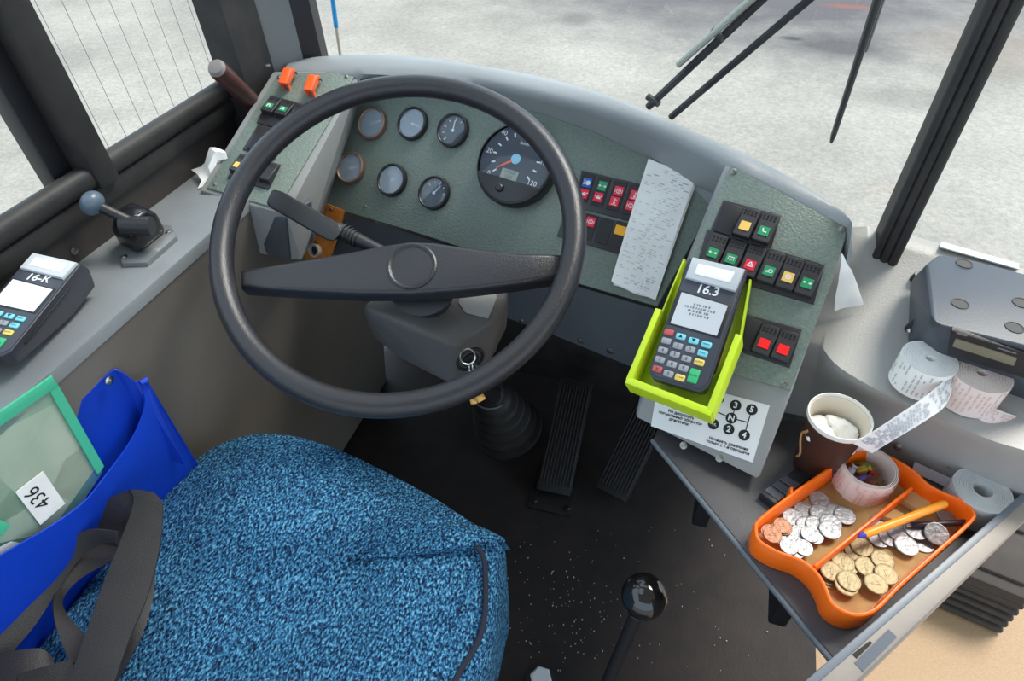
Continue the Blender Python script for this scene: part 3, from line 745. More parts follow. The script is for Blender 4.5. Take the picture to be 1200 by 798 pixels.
# stalk
st = part('stalk', B().tube([WF.hitw(470, 305, -.075), WF.hitw(440, 291, -.07), WF.hitw(415, 279, -.066), WF.hitw(396, 270, -.064)], [.008, .0085, .010, .0125], 16), M_black, col)
gp = [(319, 222), (330, 224), (398, 262), (402, 270), (392, 283), (382, 281), (316, 243), (312, 238)]
part('stalk_grip', B().hull([WF.hitw(x, y, -.052) for x, y in gp] + [WF.hitw(x, y, -.070) for x, y in gp], .004), M_black, st)
for k in range(5):
    q = WF.hitw(404, 272, -.064).lerp(WF.hitw(418, 281, -.066), k / 4); d = (WF.hitw(440, 291, -.07) - WF.hitw(396, 270, -.064)).normalized()
    part('stalk_ring', B().tube([q - d * .0009, q + d * .0009], .0128 - k * .0005, 16), M_rub, st)
# ignition lock
part('ignition_lock', B().lathe([(.021, -.01), (.021, .0015), (.018, .003), (.0165, .001), (.0165, -.003), (.012, -.003), (.012, .003), (0, .003)], 28), M_ink, col, LK.M())
part('column_lever', B().tube([WF.hitw(560, 425, -.16), WF.hitw(572, 405, -.15), WF.hitw(578, 396, -.148)], [.010, .0135, .008], 14), M_dashdk, col)
keys = thing('key_ring', 'steel key ring with keys hanging from the ignition lock', 'keys', LK.M(0, 0, .005))
part('key', B().box((0, 0, .008), (.003, .012, .022), .001).box((0, 0, .024), (.004, .02, .014), .002), M_steel, keys, LK.M(0, 0, .0))
def ringw(c, r, n, parent, name, th=.0011, mat=None):
    f_ = Fr(c, Vector((1, .2, 0)), n); part(name, B().tube([f_.P(r * math.cos(a), r * math.sin(a)) for a in [2 * PI * k / 24 for k in range(24)]], th, 8, closed=True), mat or M_steel, parent)
kp = LK.hitw(548, 418, .024)
ringw(kp, .010, Vector((.4, -.6, .6)), keys, 'split_ring')
ringw(LK.hitw(552, 432, .024), .008, Vector((-.7, -.5, .2)), keys, 'split_ring')
b = B().tube([LK.hitw(553, 437, .024), LK.hitw(545, 447, .022), LK.hitw(556, 446, .022)], .0022, 8); part('snap_hook', b, M_steel, keys)
f_ = Fr(WF.hitw(563, 466, -.13), Vector((1, 0, .3)), Vector((0, -.8, .6)))
part('brass_tag', B().box((0, 0, 0), (.013, .010, .003), .001), pm('brass', (196, 150, 84), .35, .8), keys, f_.M(0, 0, 0, .5))
part('brass_tag', B().box((-.012, -.003, -.003), (.010, .008, .003), .001), pm('brass', (196, 150, 84), .35, .8), keys, f_.M(0, 0, 0, .2))
part('chain', B().tube([LK.hitw(553, 436, .024), LK.hitw(561, 450, .02), WF.hitw(563, 466, -.13)], .0012, 6), M_steel, keys)

# ================================================================== pedals and gear lever
M_ped = pm('pedal rubber', (27, 25, 25), .6, bump=(160, .3)); M_pedm = pm('pedal base metal', (46, 44, 43), .45, .4, var=(40, .4))
def pedal(base_px, top_px, wd, label, group, bp_=True, zt=.14):
    b0, t0 = Z(*base_px, .025), Z(*top_px, zt)
    d = (t0 - b0); fr = Fr(b0, Vector((0, 0, 1)).cross(d) * -1, d.cross(Vector((0, 0, 1)).cross(d)))
    if fr.n.z < 0: fr = Fr(b0, -(Vector((0, 0, 1)).cross(d)) * -1, -fr.n)
    L_ = d.length; sgn = 1 if fr.v.dot(d) > 0 else -1
    t = thing('floor_pedal', label, 'pedal', loc((b0.x, b0.y, 0)), None)
    part('tread', B().box((0, sgn * L_ / 2, 0), (wd, L_, .014), .005), M_ped, t, fr.M())
    rb = B().box((0, 0, 0), (.0035, L_ * .86, .004), .001, 1).out('rib')
    n = int(wd / .008)
    for k in range(n): part('rib', rb, M_ped, t, fr.M((k - (n - 1) / 2) * .008, sgn * L_ / 2, .0085))
    if bp_:
        m = Fr(Vector((b0.x, b0.y, .004)), fr.u, Vector((0, 0, 1)))
        pl_ = part('base_plate', B().box((0, .03 * (1 if m.v.dot(d) > 0 else -1), 0), (wd * 1.25, .14, .008), .002), M_pedm, t, m.M())
        for sx in (-1, 1): part('bolt', B().lathe([(.008, 0), (.008, .004), (.005, .006), (0, .006)], 6), M_pedm, t, m.M(sx * wd * .48, -.022 * (1 if m.v.dot(d) > 0 else -1), .004))
    part('pivot', B().tube([fr.P(-wd / 2, sgn * .02, -.008), fr.P(wd / 2, sgn * .02, -.008)], .008, 10), M_pedm, t)
    part('arm', B().tube([fr.P(0, sgn * L_ * .8, -.005), fr.P(0, sgn * L_ * .9, -.06) + Vector((0, .03, 0)), ], .009, 10), M_pedm, t)
    return t
pedal((648, 578), (676, 446), .085, 'black ribbed floor pedal bolted to a metal base plate beside boot', None)
pedal((715, 580), (766, 476), .085, 'black wide ribbed floor pedal without plate below the switch console', None, False, .14)

gk = Z(755, 699, .60)
gear = thing('gear_lever', 'black gear lever with glossy ball knob rising beside the seat', 'gear lever', loc((gk.x - .02, gk.y - .12, 0)))
part('knob', B().sphere(gk, .0275, 32), pm('glossy knob', (26, 25, 26), .12, coat=.6), gear)
gb = Z(690, 850, .25)
part('shaft', B().tube([gk + (gb - gk).normalized() * .022, gk.lerp(gb, .5), gb, Vector((gb.x, gb.y - .05, 0))], [.0085, .009, .0095, .012], 14), M_black, gear)
part('collar', B().tube([gk + (gb - gk).normalized() * .022, gk + (gb - gk).normalized() * .036], .0105, 14), M_steel, gear)
hx_ = Z(634, 800, .06)
part('base_housing', B().hull([Vector((gb.x + a, gb.y + b_, z)) for a in (-.09, .09) for b_ in (-.1, .06) for z in (0, .05)], .01), M_black, gear)
nut = thing('floor_bolt', 'pale hexagonal bolt head on the floor beside the gear lever', 'bolt', loc(Z(634, 797, 0)))
part('head', B().lathe([(.022, 0), (.022, .014), (.018, .018), (0, .018)], 6), M_white, nut, loc(Z(634, 797, .001)))
part('washer', B().lathe([(.03, 0), (.03, .002), (.02, .003)], 20), M_pedm, nut, loc(Z(634, 797, 0)))

# ================================================================== hand brake valve on the side shelf
hv = thing('hand_brake_valve', 'black hand brake valve with ball-ended lever on hexagonal metal plate', 'brake lever', loc(Z(172, 285, .86)))
hp = [(135, 291), (143, 309), (172, 308), (207, 277), (200, 264), (170, 262)]
part('base_plate', B().prism([tuple(Z(x, y, .866)[:2]) for x, y in hp], .86, .867, .002), pm('cast plate', (132, 136, 138), .4, .5), hv)
for x, y in [(145, 301), (198, 272)]: screw(hv, loc(Z(x, y, .867)), .004)
qa, qb, qc, qd = [Z(x, y, .867) for x, y in [(140, 288), (163, 299), (196, 272), (176, 262)]]
up_ = Vector((0, 0, 1))
part('valve_body', B().hull([qa, qb, qc, qd, qa + up_ * .028, qb + up_ * .03, qc + up_ * .03, qd + up_ * .03] + [qa.lerp(qd, .3) + up_ * .045, qa.lerp(qd, .75) + up_ * .045, qb.lerp(qc, .3) + up_ * .045, qb.lerp(qc, .75) + up_ * .045], .006, 3), pm('valve gloss black', (30, 30, 34), .22), hv)
lv0, lv1 = Z(158, 262, .905), Z(108, 238, .935)
part('lever', B().tube([lv0, lv1], [.0075, .0065], 12), M_black, hv)
part('lever_hub', B().tube([lv0 + Vector((.02, .006, -.004)), lv0 + Vector((-.014, -.008, 0))], .0125, 14), M_black, hv)
part('knob', B().sphere((0, 0, 0), .0165, 20, M=loc(lv1) @ (lv1 - lv0).to_track_quat('Z', 'Y').to_matrix().to_4x4(), sc=(1, 1, .8)), pm('knob blue grey', (84, 98, 112), .35), hv)

# brown grab handle on the window corner
h0, h1 = X(298, 122, -.725), X(254, 80, -.705)
gh = thing('window_handle', 'brown rounded window handle at the front window corner', 'handle', loc(h0))
dd = (h1 - h0)
part('grip', B().tube([h0 - dd * .12, h0, h0.lerp(h1, .5), h1 - dd * .04, h1, h1 + dd * .035], [.014, .0145, .0145, .0145, .0125, .004], 18), pm('brown bakelite', (78, 46, 42), .4, var=(25, .5), rgb2=(56, 34, 32)), gh)
part('end_cap', B().tube([h1 + dd * .0, h1 + dd * .045, h1 + dd * .055], [.0135, .010, .004], 18), pm('worn grey tip', (128, 122, 118), .5), gh)
# ================================================================== driver's seat
fm = bpy.data.materials.new('blue melange seat cloth'); fm.use_nodes = True; MATS['seat cloth'] = fm
N = fm.node_tree.nodes; L = fm.node_tree.links; p = N['Principled BSDF']; p.inputs['Roughness'].default_value = .95; p.inputs['Specular IOR Level'].default_value = .15
tc = N.new('ShaderNodeTexCoord'); mp = N.new('ShaderNodeMapping'); mp.inputs['Scale'].default_value = (1, .62, 1); mp.inputs['Rotation'].default_value = (0, 0, .7); L.new(tc.outputs['Object'], mp.inputs[0])
n1 = nz(380, 3, .6, mp.outputs[0]); n2 = nz(9, 3, .5)
r1 = N.new('ShaderNodeValToRGB'); cr = r1.color_ramp
cr.elements[0].position = .38; cr.elements[0].color = lin((20, 28, 50)); cr.elements[1].position = .70; cr.elements[1].color = lin((130, 190, 216))
e_ = cr.elements.new(.48); e_.color = lin((36, 76, 116)); e_ = cr.elements.new(.57); e_.color = lin((64, 130, 172))
L.new(n1, r1.inputs[0])
r2 = ramp(n2, .35, .7, g1(.8), g1(1.08))
L.new(mixc(1.0, r1.outputs[0], r2, 'MULTIPLY'), p.inputs['Base Color'])
bp = N.new('ShaderNodeBump'); bp.inputs['Strength'].default_value = .9; bp.inputs['Distance'].default_value = .003; L.new(n1, bp.inputs['Height']); L.new(bp.outputs[0], p.inputs['Normal'])
M_navy = pm('navy lining', (24, 28, 46), .8, bump=(200, .3))

ZSE = .57
sol = [(20, 752), (100, 655), (172, 580), (215, 545), (255, 516), (300, 505), (350, 510), (420, 533), (480, 563), (535, 598), (587, 634), (590, 655), (586, 700), (578, 745), (562, 800), (540, 870), (420, 985), (250, 1040), (60, 1010), (-60, 900), (-40, 820)]
spx = [Z(x, y, ZSE) for x, y in sol]
for q in spx: q.x = max(q.x, -.662)
so = catmull(spx + [spx[0]], 161)[:-1]
cen = sum(so, Vector()) / len(so)
la0, la1 = Z(405, 660, ZSE + .02), Z(522, 611, ZSE + .02); lb0, lb1 = Z(440, 652, ZSE + .02), Z(586, 637, ZSE + .02)
lc0, lc1 = Z(205, 552, ZSE + .02), Z(242, 592, ZSE + .02)
def fold(q, a, b_, h, wd):
    d = Vector((b_.x - a.x, b_.y - a.y)); l = d.length; d /= l; r = Vector((q.x - a.x, q.y - a.y)); t = r.dot(d) / l; s_ = d.x * r.y - d.y * r.x
    if t < -.1 or t > 1.15: return 0
    e = max(0, min(1, (t + .1) / .35)) * max(0, min(1, (1.15 - t) / .15))
    k = max(0, min(1, s_ / .005 + .5)); k = k * k * (3 - 2 * k)
    return h * e * k * math.exp(-max(s_, 0) / wd)
rowsS = []
for sc_, dz in [(1.0, -.17), (1.005, -.10), (1.006, -.05), (1.0, -.022), (.985, -.006), (.965, .004)] + [(.965 - .965 * k / 34, .004 + .022 * math.sin(min(1, k / 14) * PI / 2)) for k in range(1, 34)]:
    r_ = []
    for q in so:
        v = cen.lerp(q, sc_); z = ZSE + dz
        if dz > -.03:
            z += .007 * noise.noise(Vector((v.x * 7, v.y * 7, 0))) + fold(v, la0, la1, .010, .035) + fold(v, lb0, lb1, .012, .05) - fold(v, lc0, lc1, .006, .02)
        else:
            z += .01 * noise.noise(Vector((v.x * 11, v.y * 11, 3))); v = v + (q - cen).normalized() * .006 * noise.noise(q * 25)
        r_.append((v.x, v.y, z))
    rowsS.append(r_)
seat = thing('driver_seat', 'driver seat with rumpled blue speckled cloth cover', 'seat', loc((cen.x, cen.y, 0)))
sb = B().grid(rowsS, closed=True)
sb.bm.verts.ensure_lookup_table(); sb.bm.faces.new(sb.bm.verts[-len(so):])
part('seat_cover', sb.recalc(), fm, seat, ang=80)
part('seat_base', B().prism([tuple(cen.lerp(q, .9)[:2]) for q in so[::4]], ZSE - .20, ZSE - .06), M_navy, seat)
part('pedestal', B().box((cen.x, cen.y, .1), (.26, .26, .2), .02), M_black, seat)
part('suspension_box', B().box((cen.x, cen.y, .27), (.3, .3, .16), .02), M_black, seat)
part('cover_piping', B().tube(catmull([Z(555, 638, ZSE + .026), Z(566, 652, ZSE + .021), Z(569, 680, ZSE + .014), Z(568, 720, ZSE + .012), Z(560, 752, ZSE + .012), Z(540, 785, ZSE + .012), Z(525, 815, ZSE + .012)], 24), .0035, 8), M_navy, seat)
u_ = catmull([Z(408, 657, ZSE + .024), Z(470, 633, ZSE + .028), Z(520, 611, ZSE + .026), Z(560, 616, ZSE + .016), Z(590, 630, ZSE + .004)], 30)
d_ = catmull([Z(425, 656, ZSE + .024), Z(480, 649, ZSE + .034), Z(530, 643, ZSE + .036), Z(566, 637, ZSE + .028), Z(592, 636, ZSE + .006)], 30)
k_ = [q + Vector((.004, .008, -.03)) for q in d_]
part('cover_fold', B().grid([[q + Vector((0, .002, -.012)) for q in u_], u_, [a.lerp(b_, .4) + Vector((0, 0, .005)) for a, b_ in zip(u_, d_)], [a.lerp(b_, .9) + Vector((0, 0, .003)) for a, b_ in zip(u_, d_)], d_, k_]).recalc(), fm, seat, ang=80)
part('cover_tie', B().tube(catmull([Z(560, 765, ZSE - .08), Z(572, 785, ZSE - .11), Z(580, 815, ZSE - .14)], 8), .008, 8), M_black, seat)

# ================================================================== blue bag with documents
M_blue = pm('blue bag vinyl', (14, 66, 200), .42, var=(8, .5), bump=(300, .15), rgb2=(10, 48, 160))
bag = thing('document_bag', 'bright blue open vinyl bag between the seat and side panel', 'bag', loc((-.63, .35, .50)))
bt_ = [X(-60, 590, -.652), X(0, 545, -.653), X(85, 476, -.651), X(128, 436, -.647), X(140, 434, -.641), X(158, 447, -.638)]
bk_ = [[(q.x - .03 * f, q.y, q.z + (.48 - q.z) * f) for q in catmull(bt_, 20)] for f in (0, .2, .5, 1)]
part('back_panel', B().grid(bk_).solid(.002), M_blue, bag)
fpx = [(164, 450, -.634), (169, 470, -.633), (164, 492, -.632), (150, 520, -.632), (122, 558, -.632), (97, 588, -.632), (55, 618, -.634), (0, 650, -.636), (-60, 690, -.636)]
fc = catmull([X(x, y, xx) for x, y, xx in fpx], 36)
fr_ = catmull([X(172, 447, -.634), X(200, 500, -.638), X(222, 548, -.642), X(212, 578, -.648), X(180, 604, -.656), X(135, 640, -.662), X(85, 695, -.664), X(20, 750, -.664), X(-60, 800, -.664)], 36)
low = [Vector((q.x - .004, q.y, min(.5, q.z - .01))) for q in fr_]
part('front_panel', B().grid([fc, [a.lerp(b_, .5) + Vector((.003, 0, 0)) for a, b_ in zip(fc, fr_)], fr_, low]).solid(.002), M_blue, bag, ang=60)
part('gusset', B().grid([[Vector(bt_[-1]), X(170, 446, -.631)], [X(205, 540, -.634), X(218, 545, -.622)]]).solid(.0015), M_blue, bag)
q = X(128, 446, -.638); part('rivet', B().lathe([(.006, 0), (.006, .001), (.003, .003), (0, .003)], 14), M_steel, bag, loc(q) @ Matrix.Rotation(PI / 2, 4, 'Y'))
part('corner_fold', B().tube([X(164, 449, -.632), X(170, 446, -.631), X(174, 452, -.630)], [.003, .005, .002], 8), M_blue, bag)

# clear green document wallet
g0, g1_, g2_ = X(60, 440, -.638), X(122, 552, -.6435), X(-40, 503, -.6385)
gn = (g1_ - g0).cross(g2_ - g0).normalized()
if gn.dot(EYE - g0) < 0: gn = -gn
GF = Fr(g0, g0 - g2_, gn)
def gpoly(px): return [GF.hit(x, y) for x, y in px]
doc = thing('document_wallet', 'clear green zip wallet full of papers with a 436 label', 'folder', GF.M())
part('paper_stack', B().prism(gpoly([(-40, 520), (56, 453), (112, 552), (60, 625), (-60, 650)]), -.006, -.002, .001), pm('wallet papers', (200, 195, 182), .7, var=(14, .8), rgb2=(168, 172, 156)), doc, GF.M())
gmat = pm('green clear plastic', (150, 216, 186), .22, alpha=.16, spec=.6, bump=(40, .3))
part('cover', B().prism(gpoly([(-45, 512), (60, 441), (121, 553), (70, 630), (-70, 660)]), -.002, -.0008), gmat, doc, GF.M())
zm = pm('green zip plastic', (84, 206, 164), .3, alpha=.72, bump=(60, .4))
part('zip_band', B().prism(gpoly([(-45, 512), (60, 440), (66, 452), (-42, 528)]), -.0008, .002, .001), zm, doc, GF.M())
part('side_seam', B().prism(gpoly([(60, 441), (68, 452), (121, 546), (114, 556), (54, 452)]), -.0008, .0012), zm, doc, GF.M())
part('zip_pull', B().box((0, 0, 0), (.014, .02, .006), .002), zm, doc, GF.at(-2, 618, .003, .4))
lab = part('number_label', B().prism(gpoly([(18, 577), (50, 552), (76, 590), (47, 615)]), -.0004, .0006), M_paper, doc, GF.M())
a = GF.ang((62, 593), (36, 568)); part('lettering', text_mesh('436', .0235, shear=.25), M_ink, lab, GF.at(46, 584, .001, a))
part('loose_sheet', B().prism(gpoly([(-20, 650), (12, 634), (44, 640), (0, 668), (-20, 672)]), .001, .002), pm('clear film', (220, 226, 226), .3, alpha=.75), doc, GF.M())

# ================================================================== shoulder strap
M_strap = pm('grey black webbing', (42, 40, 40), .5, var=(16, .5), bump=(700, .4), rgb2=(58, 52, 49))
strap = thing('bag_strap', 'dark grey webbing shoulder strap looped over the blue seat', 'strap', loc(Z(110, 700, .555)))
def ribbon(le, re, n=26, name='webbing'):
    A_ = catmull([Z(q[0], q[1], q[2] + .112 + SH) for q in le], n); D_ = catmull([Z(q[0], q[1], q[2] + .112 + SH) for q in re], n)
    part(name, B().grid([A_, [x.lerp(y, .5) + Vector((0, 0, .001)) for x, y in zip(A_, D_)], D_]).solid(.0022), M_strap, strap, ang=60)
SH = .03
ribbon([(104, 622, .50), (112, 600, .515), (130, 583, .53), (150, 576, .54), (158, 583, .54), (155, 600, .535), (142, 635, .525), (120, 690, .515), (95, 762, .51), (70, 830, .51)],
       [(140, 640, .49), (150, 615, .51), (160, 595, .53), (176, 579, .54), (190, 588, .54), (191, 612, .53), (186, 650, .52), (173, 700, .512), (152, 750, .51), (125, 830, .51)], 44)
SH = .005
ribbon([(182, 650, .505), (181, 690, .495), (170, 735, .49), (150, 775, .49), (120, 825, .49)], [(168, 690, .505), (160, 715, .50), (148, 745, .495), (132, 770, .49), (95, 825, .49)], 20)
SH = .03
ribbon([(-30, 770, .495), (10, 715, .50), (45, 665, .51), (75, 635, .52), (105, 620, .525), (140, 622, .52)], [(-20, 800, .47), (35, 740, .475), (68, 690, .48), (92, 655, .49), (115, 638, .50), (140, 634, .51)], 26)
SH = .012
ribbon([(140, 630, .51), (110, 636, .508), (82, 660, .505), (66, 690, .50), (63, 720, .498), (72, 752, .495), (84, 780, .49)], [(140, 652, .50), (118, 664, .495), (92, 680, .49), (74, 702, .487), (80, 722, .487), (95, 738, .488), (112, 752, .49)], 28)
ribbon([(-25, 768, .50), (20, 762, .505), (48, 760, .50), (62, 770, .49)], [(-10, 830, .50), (25, 805, .50), (50, 790, .495), (66, 785, .488)], 14)
ribbon([(20, 790, .505), (55, 780, .508), (84, 772, .505)], [(30, 835, .50), (62, 815, .50), (92, 800, .50)], 10)
cuff = thing('leather_cuff', 'tan leather loop edge beside the looped strap', 'leather loop', loc(Z(-8, 790, .60)))
q = Z(-12, 800, .60); part('loop', B().tube([q + Vector((.022 * math.cos(a), .03 * math.sin(a), .006 * math.cos(a))) for a in [2 * PI * k / 28 for k in range(28)]], .0045, 10, closed=True, flat=1.8), pm('tan leather', (150, 92, 54), .55, bump=(200, .3)), cuff)

# ================================================================== card terminals
tc_ = EYE + Vector((.0284, .623, -.5368)) * .865
TF = Fr(tc_, Vector((.9745, -.2033, .0952)), Vector((-.1816, -.4647, .8667)))
M_tbody = pm('terminal dark grey', (52, 52, 60), .38, bump=(500, .1)); M_tface = pm('terminal face', (62, 66, 76), .35)
M_clear = pm('clear printer lid', (206, 210, 214), .25, alpha=.85, spec=.6)
KC = {'w': pm('key grey', (150, 152, 158), .45), 'r': pm('key red', (186, 84, 84), .45), 'c': pm('key cyan', (120, 206, 222), .45), 'y': pm('key yellow', (232, 204, 100), .45), 'g': pm('key green', (52, 176, 112), .45)}
def lp(x, y): return TF.hit(x, y)
KEYS = [(784, 390, 'r', ''), (798, 395, 'c', '▲'), (813, 400, 'c', '▼'), (828, 404.5, 'c', 'MENU'), (781, 400, 'w', ''), (794.5, 406, 'w', '2'), (809, 410, 'w', '3'), (823.5, 414.5, 'c', 'FUNC'),
        (777, 411, 'w', '4'), (791, 416, 'w', '5'), (804.5, 421, 'w', '6'), (819.5, 425, 'y', 'ALPHA'), (773.5, 422, 'w', '7'), (787.5, 427.5, 'w', '8'), (801, 432, 'w', '9'), (770.5, 433, 'r', '✕'), (783.5, 438.5, 'w', '0'), (797, 443, 'y', 'CLEAR'), (813, 441, 'g', 'ENTER')]
KL = [(*lp(x, y), c_, t_) for x, y, c_, t_ in KEYS]
SCR = [lp(x, y) for x, y in [(799, 343), (853, 359), (840, 394), (786, 379)]]
NUMP = lp(829, 341); PRN = [lp(x, y) for x, y in [(812, 303), (873, 317), (862, 343), (803, 327)]]
def terminal(M, label, num, screen_mat, lines, k=1.0, deep=.05):
    M = M @ Matrix.Scale(k, 4)
    t = thing('card_terminal', label, 'card terminal', M)
    W_, H_ = .065, .147
    o_ = [(-W_ * .5, H_ * .5), (W_ * .5, H_ * .5), (W_ * .5, -H_ * .44), (W_ * .40, -H_ * .5), (-W_ * .40, -H_ * .5), (-W_ * .5, -H_ * .44)]
    b = B(); b.hull([(x, y, 0) for x, y in o_] + [(x * .96, y * .98, -.016) for x, y in o_] + [(x * .9, H_ * .52, -deep) for x in (-W_ / 2, W_ / 2)] + [(x * .9, H_ * .18, -deep) for x in (-W_ / 2, W_ / 2)] + [(x * .9, -H_ * .46, -.024) for x in (-W_ / 2, W_ / 2)] + [(x * .9, H_ * .56, -.02) for x in (-W_ / 2, W_ / 2)], .004, 3)
    part('body', b, M_tbody, t, M)
    part('face_plate', B().prism([(x * .93, y * .95) for x, y in o_], -.001, .0008, .0006), M_tface, t, M)
    pr_ = part('printer_lid', B().prism(PRN, .0, .005, .002), M_clear, t, M)
    cx = sum(q[0] for q in PRN) / 4; cy = sum(q[1] for q in PRN) / 4
    part('paper_window', B().prism([(cx + (q[0] - cx) * .7, cy + (q[1] - cy) * .5) for q in PRN], .004, .0058, .0006), M_paper, pr_, M)
    cx = sum(q[0] for q in SCR) / 4; cy = sum(q[1] for q in SCR) / 4
    part('screen_bezel', B().prism([(cx + (q[0] - cx) * 1.14, cy + (q[1] - cy) * 1.12) for q in SCR], .0005, .0012, .0003), M_black, t, M)
    s_ = part('screen', B().prism(SCR, .001, .0017), screen_mat, t, M)
    if lines:
        pb_ = B()
        for r_, (w0, w1) in enumerate(lines):
            y = .6 - r_ * .25
            x = w0
            while x < w1:
                ww = random.uniform(.05, .16); pb_.box((cx + x * .022, cy + y * .016, .0018), (ww * .02, .0024, .0002)); x += ww + .06
        part('screen_text', pb_, M_print, s_, M)
    part('lettering', text_mesh(num, .0145, bold=.0003, shear=.1), M_white, t, M @ loc((NUMP[0], NUMP[1], .0014)) @ Matrix.Rotation(.03, 4, 'Z'))
    for (x, y, c_, tx) in KL:
        tall = tx == 'ENTER'
        ko = part('key', B().box((0, 0, 0), (.0108, .016 if tall else .0072, .003), .0016, 2), KC[c_], t, M @ loc((x, y, .0014)))
        if tx: part('lettering', text_mesh(tx, .0026 if len(tx) > 1 else .005), M_ink, ko, M @ loc((x, y, .0031)))
    part('side_slot', B().box((W_ * .497, -H_ * .02, -.010), (.002, H_ * .6, .003), .0008), M_black, t, M)
    return t
M_lcd = pm('lcd pale', (196, 200, 204), .3)
terminal(TF.M(), 'dark card terminal marked 16.3 standing in a lime holder', '16.3', M_lcd, [(-.35, .4), (-.75, .75), (-.5, .55), (-.4, .5)], 1.0, .034)
c2_ = EYE + Vector((-.8061, .3931, -.5138)) * .865
TL = Fr(c2_ + Vector((0, 0, .004)), Vector((.9747, .1618, -.154)), Vector((.1741, -.1186, .9776)))
t2_ = terminal(TL.M(), 'dark card terminal marked 16-K lying on the side shelf', '16-К', pm('lcd painted sky reflection', (222, 226, 232), .3), None, .94, .046)  # white screen colour stands in for the sky it reflects

# lime bracket holding the terminal
hd = thing('terminal_holder', 'lime green plastic bracket on the switch console holding card terminal', 'holder', TF.M(0, -.06, -.05))
M_lime = pm('lime plastic', (196, 222, 40), .4, sub=.1)
hL, hB1, hB2, hR = TF.hit(772, 362, -.004), TF.hit(737, 446, -.004), TF.hit(831, 483, -.004), TF.hit(866, 392, -.004)
hz0, hz1 = -.037, -.002
def wall(p_, q_, th, name, h0=hz0, h1=hz1):
    p_, q_ = Vector(p_), Vector(q_); part(name, B().prism(bar(p_, q_, th), h0, h1, .002), M_lime, hd, TF.M())
wall(hL, hB1, .0075, 'side_wall'); wall(Vector(hB1) + Vector((-.003, 0)), Vector(hB2) + Vector((.003, 0)), .0085, 'front_lip'); wall(hB2, hR, .0075, 'side_wall')
u1, u2 = TF.hit(803, 308, -.034), TF.hit(879, 332, -.034)
part('back_plate', B().prism([hB1, hB2, hR, u2, u1, hL], hz0 - .004, hz0, .001), M_lime, hd, TF.M())
wall(hR, (Vector(u2) * 1.0)[:], .003, 'side_rail', hz0, -.022); wall(hL, u1, .003, 'side_rail', hz0, -.022)
# ================================================================== papers on the instrument panel
def print_lines(parent, fr, org, ux, uy, rows_, rnd, h=.0006, name='printed_text', lh=.5):
    """rows of little grey dashes over a sheet spanned by ux (width) and uy (length)"""
    b = B()
    for k in range(rows_):
        y = (k + .7) / (rows_ + .4); x = .08
        big = rnd.random() < .12
        if rnd.random() < .08: continue
        while x < .9:
            wd = rnd.uniform(.03, .10)
            if rnd.random() < .55:
                b.box(((x + wd / 2) * ux, -y * uy, h), (wd * ux, uy / rows_ * lh * (1.5 if big else 1), .0002))
            x += wd + rnd.uniform(.02, .12)
    return part(name, b, M_print, parent, fr)
rp = thing('receipt_sheaf', 'long white printed receipts taped over the instrument panel', 'receipt', PAN.at(767, 268))
RC = [PAN.hit(x, y, .004) for x, y in [(760, 187), (816, 204), (766, 349), (717, 331)]]
for k, (dx, dy) in enumerate([(.004, -.003), (.002, -.0015), (0, 0)]):
    rows = []
    for j in range(14):
        f = j / 13; l_ = Vector(RC[0]).lerp(Vector(RC[3]), f); r_ = Vector(RC[1]).lerp(Vector(RC[2]), f)
        hh = .004 + k * .0012 + .004 * math.sin(f * PI) + .002 * f
        rows.append([(l_.lerp(r_, g).x + dx, l_.lerp(r_, g).y + dy + (.0012 * math.sin(g * 9 + k) if j in (0, 13) else 0), hh + .0012 * math.sin(g * 5 + k * 2 + f * 3)) for g in [i / 6 for i in range(7)]])
    part('receipt', B().grid(rows).solid(.0003), M_paper, rp, PAN.M(), ang=80)
pb_ = B(); rnd = random.Random(3)
for k in range(54):
    f = (k + .8) / 55.5; l_ = Vector(RC[0]).lerp(Vector(RC[3]), f); r_ = Vector(RC[1]).lerp(Vector(RC[2]), f)
    d = (r_ - l_); an = math.atan2(d.y, d.x); x = .08 if rnd.random() < .6 else .4; big = rnd.random() < .14
    hh = .004 + 2 * .0012 + .004 * math.sin(f * PI) + .002 * f + .0018
    while x < .9:
        wd = rnd.uniform(.03, .12)
        if rnd.random() < .6:
            q = l_ + d * (x + wd / 2); pb_.box((0, 0, 0), (wd * d.length, .0016 if big else .0007, .0002), M=loc((q.x, q.y, hh)) @ Matrix.Rotation(an, 4, 'Z'))
        x += wd + rnd.uniform(.02, .14)
part('printed_text', pb_, pm('faint print', (188, 189, 196), .8), rp, PAN.M())

# ticket scrap over the console edge
def crumple(pts_rows, name, label, cat, amp, mat=None, th=.0004, seed=1):
    rows = [[Vector(q) + Vector((noise.noise(Vector(q) * 60 + Vector((seed, 0, 0))), noise.noise(Vector(q) * 60 + Vector((0, seed, 5))), noise.noise(Vector(q) * 60 + Vector((9, 0, seed))))) * amp for q in r] for r in pts_rows]
    t = thing(name, label, cat, loc(rows[0][0])); part('paper', B().grid(rows).solid(th), mat or M_paper, t, ang=25); return t
def quadrows(a, b_, c_, d, n=8, m=10):
    return [[a.lerp(b_, i / n).lerp(d.lerp(c_, i / n), j / m) for i in range(n + 1)] for j in range(m + 1)]
ea, eb = CON.hitw(987, 297, .004), CON.hitw(971, 337, .004)
crumple(quadrows(ea, Z(1001, 325, .895), Z(1012, 356, .868), eb.lerp(Z(978, 367, .855), .9)), 'ticket_scrap', 'torn white ticket scrap stuck at the right edge of switch console', 'paper scrap', .002)
